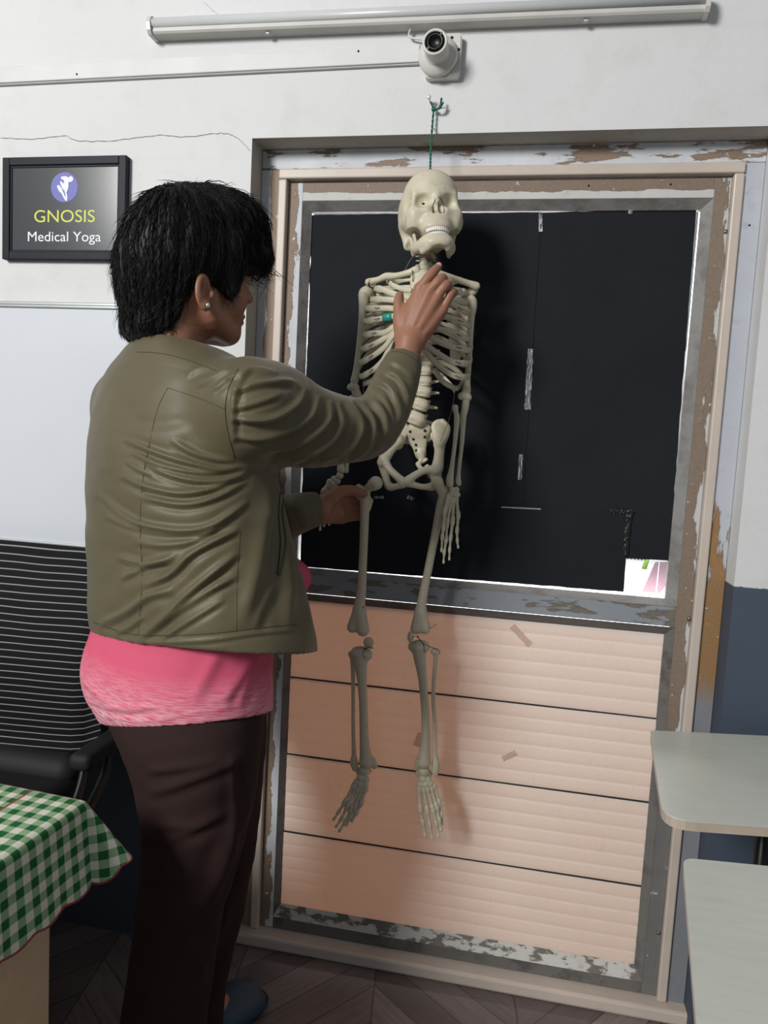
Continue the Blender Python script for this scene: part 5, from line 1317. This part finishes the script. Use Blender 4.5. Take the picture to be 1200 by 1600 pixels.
def build_hair():
    pr = [('ell', H(-.004, 0, .017), (.100, .086, .099), HB, 0), ('ell', Q(246, 430, .0), (.060, .078, .075), HB, .03), ('ell', Q(252, 480, 0), (.048, .064, .056), HB, .03),
          ('ell', Q(372, 378, .025), (.040, .060, .058), HB, .03), ('ell', Q(392, 405, .01), (.024, .050, .024), HB, .02), ('ell', Q(345, 352, .012), (.062, .068, .052), HB, .03), ('cap', H(.034, -.068, .02), H(.040, -.067, -.055), .020, .012, .02), ('cap', H(.034, .068, .02), H(.040, .067, -.055), .020, .012, .02), ('ell', Q(236, 512, 0), (.040, .060, .036), HB, .02)]
    lo = HC+np.array([-.2, -.2, -.25]); hi = HC+np.array([.2, .2, -.012])
    pr += [('-fn', f_expose, lo, hi, .004)]
    fcut = lambda X, Y, Z: np.maximum(-( (X-HC[0])*HF[0]+(Y-HC[1])*HF[1]-.070), (Z-HC[2])+.016)
    pr += [('-fn', fcut, lo, hi, .006)]
    return sdf(pr, .0032, 3)
V, F = build_hair(); V = np.asarray(V); N = vnormals(V, F)
# locks: ridges running down from the crown
crown = H(-.045, -.01, .115)
dv = V-crown; ang = np.arctan2(dv@HL, dv@HF); rr = np.linalg.norm(dv, axis=1)
nz = np.array([noise.noise(Vector((float(a*5.5), float(r*9), 1.3)))+.6*noise.noise(Vector((float(a*15), float(r*14), 5.1))) for a, r in zip(ang, rr)])
V = V+N*(nz*.0045)[:, None]
hair = mesh_obj('hair', V, F, M['hair'], person, True)
hair['label'] = 'short layered black hair'
hbv = BVHTree.FromPolygons([tuple(v) for v in V], [tuple(f) for f in F])
# loose strands over the cap
rng = np.random.RandomState(3)
N = vnormals(V, F); SV = []; SF = []; cnt = 0
idx = rng.choice(len(V), 5200)
for i in idx:
    p = V[i]; n = N[i]
    if n[2] < -.6: continue
    out = p-crown; out /= np.linalg.norm(out)+1e-9
    steps = rng.randint(5, 9); st = rng.uniform(.006, .011)
    back = (p-HC)@HF < -.01
    pts = []; q = p-n*.002
    dirn = -ZV*.75+out*.7+HF*(.30 if (p-HC)@HF > .02 else -.35)+rng.normal(0, .34, 3)
    curl = rng.normal(0, .10, 3); lift = rng.uniform(.0, .0011)*(2.6 if rng.rand() < .18 else 1)
    zlow = H(0, 0, -.131)[2]
    for k in range(steps):
        if q[2] < zlow: break
        pts.append(q.copy())
        t = dirn-n*(dirn@n); t /= np.linalg.norm(t)+1e-9
        q = q+t*st
        loc, nn_, _, dist = hbv.find_nearest(Vector(q))
        if loc is None: break
        nn_ = np.array(nn_)
        if nn_[2] < -.55 or dist > .012: n = n*.7+nn_*.3; dirn = dirn*.9+(-ZV*.1-HF*(.12 if back else -.03)); q = q+t*st*.2; 
        else: n = nn_; q = np.array(loc)+n*(.0006+lift*k)
        dirn = dirn+curl-ZV*.06
        if k > 2 and f_expose(np.array([q[0]]), np.array([q[1]]), np.array([q[2]]))[0] < -.012 and q[2] < HC[2]-.012: break
    if len(pts) < 4: continue
    m = len(pts); w = rng.uniform(.0006, .0013)
    vv, ff = tube_geo(pts, [w*(1-.85*(k/(m-1))**1.5) for k in range(m)], 3, .6, (0.3, -.8, .5), False)
    SV += list(vv); SF += [tuple(a+cnt for a in f) for f in ff]; cnt += len(vv)
tag(mesh_obj('hair_strands', SV, SF, M['hair'], hair, True), None, None, None, 'stuff')

# ---- slippers
M['slip_blue'] = simple('slipper_blue', srgb(44, 66, 88), .5, .1, 20); M['slip_sole'] = simple('slipper_sole', srgb(22, 22, 26), .6, .1, 20)
fw = E1*TF[0]+E2*TF[1]; rt = E1*TR[0]+E2*TR[1]
for s, ank in ((1, ANK_R), (-1, ANK_L)):
    c = L3(ank[0], ank[1], 0)
    slp = empty('slipper', tuple(c+fw*.05)); slp.parent = person
    slp.location = Vector(c+fw*.05)
    pr = chain([(c-fw*.045+ZV*.012, .036), (c+fw*.04+ZV*.012, .036), (c+fw*.125+ZV*.012+rt*s*.0, .044), (c+fw*.155+ZV*.012, .038)], 0, (ZV, 3.6))
    V, F = sdf(pr, .0025, 2); V = np.array(V); V[:, 2] = np.maximum(V[:, 2], .0012)
    so_ = mesh_obj('sole', V, F, M['slip_sole'], person, True)
    up = chain([(c+fw*.075+ZV*.030, .047), (c+fw*.115+ZV*.030, .049), (c+fw*.145+ZV*.024, .044)], 0, (ZV, 1.35))
    inn = chain([(c+fw*.04+ZV*.026, .041), (c+fw*.12+ZV*.027, .042), (c+fw*.2+ZV*.022, .037)], 0, (ZV, 1.45))
    cut = ('-cap', c-fw*.2-ZV*.05, c+fw*.3-ZV*.05, .062, .062, 0)
    V, F = sdf(up+[('-fn',)+inn[0][1:4]+(0,), cut], .0022, 2); us_ = mesh_obj('strap', V, F, M['slip_blue'], so_, True)
    us_['label'] = 'blue slipper strap'
    so_.name = 'slipper'
    bpy.data.objects.remove(slp)
# ================================================================== FURNITURE
# ---- black chair with a pinstriped back
def mat_stripe():
    t = NT('pinstripe_black'); c = t.coord('UV'); x, y, z = t.sep(c)
    w = t.noise(t.map(c, (3, 2, 1)), 1.0, 2)
    v = t.math('ADD', t.math('MULTIPLY', y, 30.0), t.math('MULTIPLY', t.math('SUBTRACT', w, .5), .5))
    fr = t.math('FRACT', v); d = t.math('ABSOLUTE', t.math('SUBTRACT', fr, .5))
    f = t.step(d, .085, .05)
    t.bsdf(t.mix(f, srgb(20, 20, 23), srgb(150, 152, 152)), .8, t.bump(t.noise(c, 300, 2), .2, .001), spec=.2); return t.m
M['stripe'] = mat_stripe()
M['leather'] = simple('black_vinyl', srgb(19, 19, 21), .72, .12, 15, .12)
M['black_metal'] = simple('black_metal', srgb(30, 30, 33), .35, .1, 20, metal=.4)
def chair():
    x0 = -.86; zc = .0
    ch_ = tag(empty('office_chair', (-.50, -.36, 0)), 'wide black chair with white pinstriped back behind the checked table', 'chair')
    tl, tr_ = P(0, 852, -.135), P(205, 858, -.135); bl, br = P(0, 1188, -.185), P(152, 1186, -.185)
    wdt = .74
    nu, nv = 30, 34; V = []; F = []; UV = []
    for side in (0, 1):
        for j in range(nv+1):
            t = j/nv
            R_ = tr_*(1-t)+br*t; z = R_[2]; 
            xr = R_[0]; xl = xr-wdt+.10*t*0
            for i in range(nu+1):
                s = i/nu
                e = max(0, abs(2*s-1)-.86)/.14; g = max(0, abs(2*t-1)-.90)/.10
                th = .024*sqrt(max(0, 1-e*e))*sqrt(max(0, 1-g*g))
                bulge = -.030*sin(pi*min(1, t*1.1))-.022*(1-(2*s-1)**2)
                zz = z-.006*e*e*(1 if t < .5 else -1)+.012*(2*s-1)**2*(t-.5)
                y = R_[1]+bulge+(-th if side == 0 else th*.8)
                V.append((xl+(xr-xl)*s, y, zz)); UV.append((s, 1-t))
    W = nu+1; H_ = nv+1; off = W*H_
    for j in range(nv):
        for i in range(nu):
            a = j*W+i; F.append((a, a+W, a+W+1, a+1)); b = a+off; F.append((b, b+1, b+W+1, b+W))
    ring = [j for j in range(W)]+[j*W+nu for j in range(1, H_)]+[nv*W+i for i in range(nu-1, -1, -1)]+[j*W for j in range(nv-1, 0, -1)]
    for a, b in zip(ring, ring[1:]+ring[:1]): F.append((a, b, b+off, a+off))
    o = mesh_obj('backrest', V, F, M['stripe'], ch_, True, 'black fabric with thin white stripes')
    uvl = o.data.uv_layers.new(name='UVMap')
    for lp in o.data.loops: uvl.data[lp.index].uv = UV[lp.vertex_index]
    xr = br[0]; xl = xr-wdt
    # seat
    fn = lambda lo, hi, r: (lambda X, Y, Z: np.sqrt(np.maximum(np.abs(X-(lo[0]+hi[0])/2)-(hi[0]-lo[0])/2+r, 0)**2+np.maximum(np.abs(Y-(lo[1]+hi[1])/2)-(hi[1]-lo[1])/2+r, 0)**2+np.maximum(np.abs(Z-(lo[2]+hi[2])/2)-(hi[2]-lo[2])/2+r, 0)**2)-r)
    def rb(name, lo, hi, r, mat, res=.006):
        V, F = sdf([('fn', fn(lo, hi, r), lo, hi, 0)], res, 2); return mesh_obj(name, V, F, mat, ch_, True)
    rb('seat', (xl+.03, -.60, .375), (xr-.01, -.185, .462), .035, M['leather'])
    V, F = sdf([('cap', (xl+.07, -.225, .462), (xr-.05, -.225, .462), .036, .036, 0)], .005); mesh_obj('lumbar_roll', V, F, M['leather'], ch_, True)
    for s, xx in ((1, xr+.035), (-1, xl-.035)):
        rb('armrest', (xx-.024, -.31, .505), (xx+.024, -.15, .540), .014, M['leather'], .003)
        tube('arm_support', catmull([(xx-.0*s, -.20, .512), (xx+.008*s, -.23, .46), (xx+.004*s, -.31, .40), (xx-.05*s, -.34, .362), (xx-.12*s, -.36, .358)], 6), .017, M['black_plastic'], ch_, 10, .55)
        tube('arm_support', catmull([(xx-.0*s, -.28, .512), (xx+.008*s, -.32, .46), (xx+.004*s, -.37, .40), (xx-.05*s, -.37, .362)], 6), .015, M['black_plastic'], ch_, 10, .55)
    cx, cy = (xl+xr)/2, -.39
    tube('back_bracket', catmull([(cx, -.36, .36), (cx, -.17, .36), (cx, -.115, .44), (cx, -.118, .60)], 6), .022, M['black_metal'], ch_, 10, .4)
    V, F = lathe_geo([(0, .06), (.030, .06), (.030, .20), (.020, .205), (.020, .372), (0, .372)], (cx, cy, 0), (0, 0, 1), 20); mesh_obj('gas_column', V, F, M['black_metal'], ch_, True)
    for k in range(5):
        a = math.radians(18+72*k); d = np.array([cos(a), sin(a), 0])
        c = np.array([cx, cy, 0])
        leg = tube('base_leg', [c+d*.02+ZV*.085, c+d*.15+ZV*.075, c+d*.27+ZV*.062], [.022, .018, .013], M['black_plastic'], ch_, 10)
        V, F = merge_geo([lathe_geo([(0, -.012), (.022, -.012), (.025, -.008), (.025, .008), (.022, .012), (0, .012)], c+d*.275+np.array([-d[1], d[0], 0])*sgn*.014+ZV*.0255, (-d[1], d[0], 0), 18) for sgn in (1, -1)])
        mesh_obj('caster', V, F, M['black_plastic'], leg, True)
chair()

# ---- table with the checked cloth
CA = PZ(123, 1253, .652); ddir = PZ(0, 1228, .652)-CA; ddir /= np.linalg.norm(ddir)
TX = -ddir; TY = np.array([-TX[1], TX[0], 0])          # +x along the back edge to the right, +y away from the camera
def TP(u, v, z): return CA+TX*u+TY*v+ZV*(z-.652)
M['tan'] = simple('tan_laminate', srgb(206, 178, 146), .55, .06, 30, .06)
def table():
    t = tag(empty('table', tuple(TP(-.45, -.3, 0))), 'tan panel-sided table under the green checked cloth', 'table')
    def pb(name, u0, u1, v0, v1, z0, z1, mat=M['tan']):
        bm = bmesh.new(); bx(bm, (u0, v0, z0), (u1, v1, z1), .002, 2)
        for q in bm.verts: q.co = Vector(TP(*q.co))
        return bm_obj(name, bm, mat, t)
    pb('tabletop', -.95, -.002, -.60, -.002, .628, .650)
    pb('side_panel', -.046, -.026, -.57, -.022, 0, .628); pb('side_panel', -.92, -.90, -.57, -.022, 0, .628)
    pb('back_panel', -.90, -.046, -.045, -.028, .12, .628); pb('cross_bar', -.90, -.046, -.57, -.55, .54, .628)
table()
def mat_gingham():
    t = NT('green_gingham'); c = t.coord('UV'); x, y, z = t.sep(c); S = .0122
    def band(v): return t.step(t.math('FRACT', t.math('DIVIDE', v, 2*S)), .5, .501)
    a, b = band(t.math('ADD', x, .003)), band(y)
    s = t.math('ADD', a, b)
    th = t.math('ADD', t.math('MULTIPLY', t.math('SINE', t.math('MULTIPLY', x, 4200.0)), .5), t.math('MULTIPLY', t.math('SINE', t.math('MULTIPLY', y, 4200.0)), .5))
    one = t.mix(t.math('ADD', .5, t.math('MULTIPLY', th, .22)), srgb(96, 146, 98), srgb(166, 186, 154))
    col = t.mix(t.step(s, .3, .7), srgb(216, 212, 198), one); col = t.mix(t.step(s, 1.3, 1.7), col, srgb(36, 96, 54))
    red = t.math('MULTIPLY', t.step(t.math('ABSOLUTE', t.math('ADD', x, .078)), .0022, .0012), t.step(y, .0, -.001))
    col = t.mix(red, col, srgb(150, 62, 60))
    t.bsdf(col, .85, t.bump(th, .15, .0006), spec=.15); return t.m
M['gingham'] = mat_gingham()
def tablecloth():
    V = []; UV = []; F = []
    h = .125
    def drape(base_u, base_v, phi, rho, flare, hh=h):
        d = (cos(phi), sin(phi)); r0 = .012
        # round over the edge, then hang
        if rho < r0*1.4: hor = rho*.72; drop = .5*rho*rho/r0*.55
        else:
            k = rho-r0*1.4; hor = r0*1.4*.72+k*flare; drop = .5*r0*1.96*.55+k*sqrt(max(0, 1-flare*flare))
        return TP(base_u+d[0]*hor, base_v+d[1]*hor, .6535-drop)
    def patch(fn, nu, nv):
        o = len(V)
        for j in range(nv+1):
            for i in range(nu+1):
                p, uv = fn(i/nu, j/nv); V.append(p); UV.append(uv)
        for j in range(nv):
            for i in range(nu):
                a = o+j*(nu+1)+i; F.append((a, a+1, a+nu+2, a+nu+1))
        return o
    hem = []
    def top(s, t):
        u = -.90*(1-s); v = -.56*(1-t)
        return TP(u, v, .6535+.0006*sin(u*40)*sin(v*33)), (u, v)
    patch(top, 60, 40)
    def sc(q): return .007*abs(sin(q*pi/.055))
    def right(s, t):       # s: rho, t: along v from near the camera up to the corner
        v = -.56*(1-t); rho = s*(h+sc(v)-.012*(1-t)*0)
        fl = .16+.10*sin(v*21+.6)+.05*sin(v*47)
        w_ = exp(v/.05); fl = fl*(1-w_)+.10*w_
        return drape(0, v, 0, rho, max(.03, fl)), (rho, v)
    patch(right, 18, 70)
    def corner(s, t):
        phi = t*pi/2; rho = s*(h*(1.0-.12*sin(2*phi))+sc(phi*h*1.3))
        fl = .10+.50*sin(min(1, phi/1.25)*pi)**1.5+.06*sin(phi*6)
        return drape(0, 0, phi, rho, min(.85, max(.05, fl))), (rho*cos(phi)*1.0, rho*sin(phi))
    patch(corner, 18, 36)
    def back(s, t):
        u = -.90*t; rho = s*(h+sc(u)); fl = .10+.06*sin(u*23)
        return drape(u, 0, pi/2, rho, fl), (u, rho)
    patch(back, 14, 70)
    o = mesh_obj('tablecloth', V, F, M['gingham'], None, True)
    bm = bmesh.new(); bm.from_mesh(o.data); uvl = bm.loops.layers.uv.new('UVMap')
    for f in bm.faces:
        for lp in f.loops: lp[uvl].uv = UV[lp.vert.index]
    bmesh.ops.remove_doubles(bm, verts=bm.verts, dist=.0002); bmesh.ops.recalc_face_normals(bm, faces=bm.faces); bm.to_mesh(o.data); bm.free()
    o.data.polygons.foreach_set('use_smooth', [True]*len(o.data.polygons))
    tag(o, 'green and white checked tablecloth with scalloped red hem, hanging over a table corner', 'tablecloth')
    path = [right(1, t)[0] for t in np.linspace(0, 1, 90)]+[corner(1, t)[0] for t in np.linspace(0.02, 1, 50)]+[back(1, t)[0] for t in np.linspace(0.01, 1, 90)]
    tube('hem_trim', path, .0016, simple('red_hem', srgb(142, 60, 58), .8), o, 6, label='dark red stitched hem')
tablecloth()

# ---- two pale desktops at the right
def mat_lam():
    t = NT('worn_laminate'); c = t.coord(); n = t.noise(c, 4, 4, .6); w = t.noise(t.map(c, (14, 120, 1)), 1.0, 4)
    col = t.mix(n, srgb(184, 187, 176), srgb(206, 207, 198)); col = t.mix(t.math('MULTIPLY', t.step(w, .45, .7), .25), col, srgb(174, 175, 162))
    t.bsdf(col, .28, spec=.45); return t.m
M['lam'] = mat_lam(); M['band'] = simple('edge_band', srgb(186, 172, 156), .5, .06, 30)
def desk(poly, rr, label, legs, z=.66, th=.016):
    c = np.mean(np.array(poly), 0)
    t = tag(empty('desk', (c[0], c[1], 0)), label, 'desk')
    pp = round_poly(poly, rr, 6)
    bm = bmesh.new(); prism(bm, pp, z-.0025, z, 2); bm_obj('desktop', bm, M['lam'], t)
    cc = np.array(c); inn = [tuple(cc+(np.array(p)-cc)*.9965) for p in pp]
    bm = bmesh.new(); prism(bm, inn, z-th, z-.0024, 2); bm_obj('edge_band', bm, M['band'], t)
    for (x, y) in legs:
        tube('leg', [(x, y, z-th), (x, y, .004)], .013, M['black_metal'], t, 12)
        V, F = lathe_geo([(0, 0), (.016, 0), (.016, .02), (.013, .022)], (x, y, 0), (0, 0, 1), 14); mesh_obj('foot_cap', V, F, M['black_plastic'], t)
    xs = sorted(legs)
    tube('rail', [(legs[0][0], legs[0][1], z-th-.013), (legs[-1][0], legs[-1][1], z-th-.013)], .010, M['black_metal'], t, 10)
a1, b1, c1 = PZ(1016, 1141, .66), PZ(1036, 1279, .66), PZ(1200, 1291, .66)
e1_ = PZ(1200, 1149, .66)
def ext(p, q, L):
    d = (q-p)/np.linalg.norm(q-p); r = p+d*L; return r
fr_ = ext(b1, c1, .46); bk_ = ext(a1, e1_, .40)
desk([tuple(a1[:2]), tuple(b1[:2]), tuple(fr_[:2]), (fr_[0]+.01, min(bk_[1], -.075)), (1.06, -.088)], [.010, .045, .02, .02, .0], 'pale grey-topped desk with beige edge beside the door, back one of two', [(1.02, -.16), (1.17, -.16), (1.17, -.42), (1.02, -.42)])
a2, b2, c2 = PZ(1067, 1340, .66), PZ(1200, 1353, .66), PZ(1088, 1600, .66)
dn = ext(a2, c2, .42); rt2 = ext(a2, b2, .46); dr = rt2+(dn-a2)
desk([tuple(a2[:2]), tuple(dn[:2]), tuple(dr[:2]), tuple(rt2[:2])], [.016, .03, .03, .02], 'pale grey-topped desk at the bottom right corner, nearer of two', [(1.02, -.64), (1.18, -.64), (1.12, -.92), (.98, -.95)])
# ================================================================== CAMERA, LIGHT
cam = bpy.data.cameras.new('camera'); co = bpy.data.objects.new('camera', cam); COL.objects.link(co)
cam.sensor_fit = 'HORIZONTAL'; cam.sensor_width = 36; cam.lens = 36*FPX/1200; cam.clip_start = .02
Mx = Matrix((( CR[0], CU[0], -CF[0], CAM[0]), (CR[1], CU[1], -CF[1], CAM[1]), (CR[2], CU[2], -CF[2], CAM[2]), (0, 0, 0, 1)))
co.matrix_world = Mx; SC.camera = co
w = bpy.data.worlds.new('world'); SC.world = w; w.use_nodes = True
w.node_tree.nodes['Background'].inputs[0].default_value = (.86, .93, 1.0, 1); w.node_tree.nodes['Background'].inputs[1].default_value = .25
def area(name, loc, target, size, power, col=(1, 1, 1)):
    l = bpy.data.lights.new(name, 'AREA'); l.shape = 'DISK'; l.size = size; l.energy = power; l.color = col
    o = bpy.data.objects.new(name, l); COL.objects.link(o); o.location = loc
    d = Vector(target)-Vector(loc); o.rotation_euler = d.to_track_quat('-Z', 'Y').to_euler(); return o
area('room_window_light', (-1.9, -4.2, 3.0), (.3, 0, 1.2), 1.3, 215, (1, .985, .96))
area('yard_light', (.9, 5.0, 3.0), (.9, 3.5, -.2), 4.0, 900)
area('door_backlight', (.3, 1.6, 1.6), (.4, .1, .5), 1.2, 2.0)
SC.view_settings.view_transform = 'Standard'; SC.view_settings.look = 'None'; SC.view_settings.exposure = 0; SC.view_settings.gamma = 1
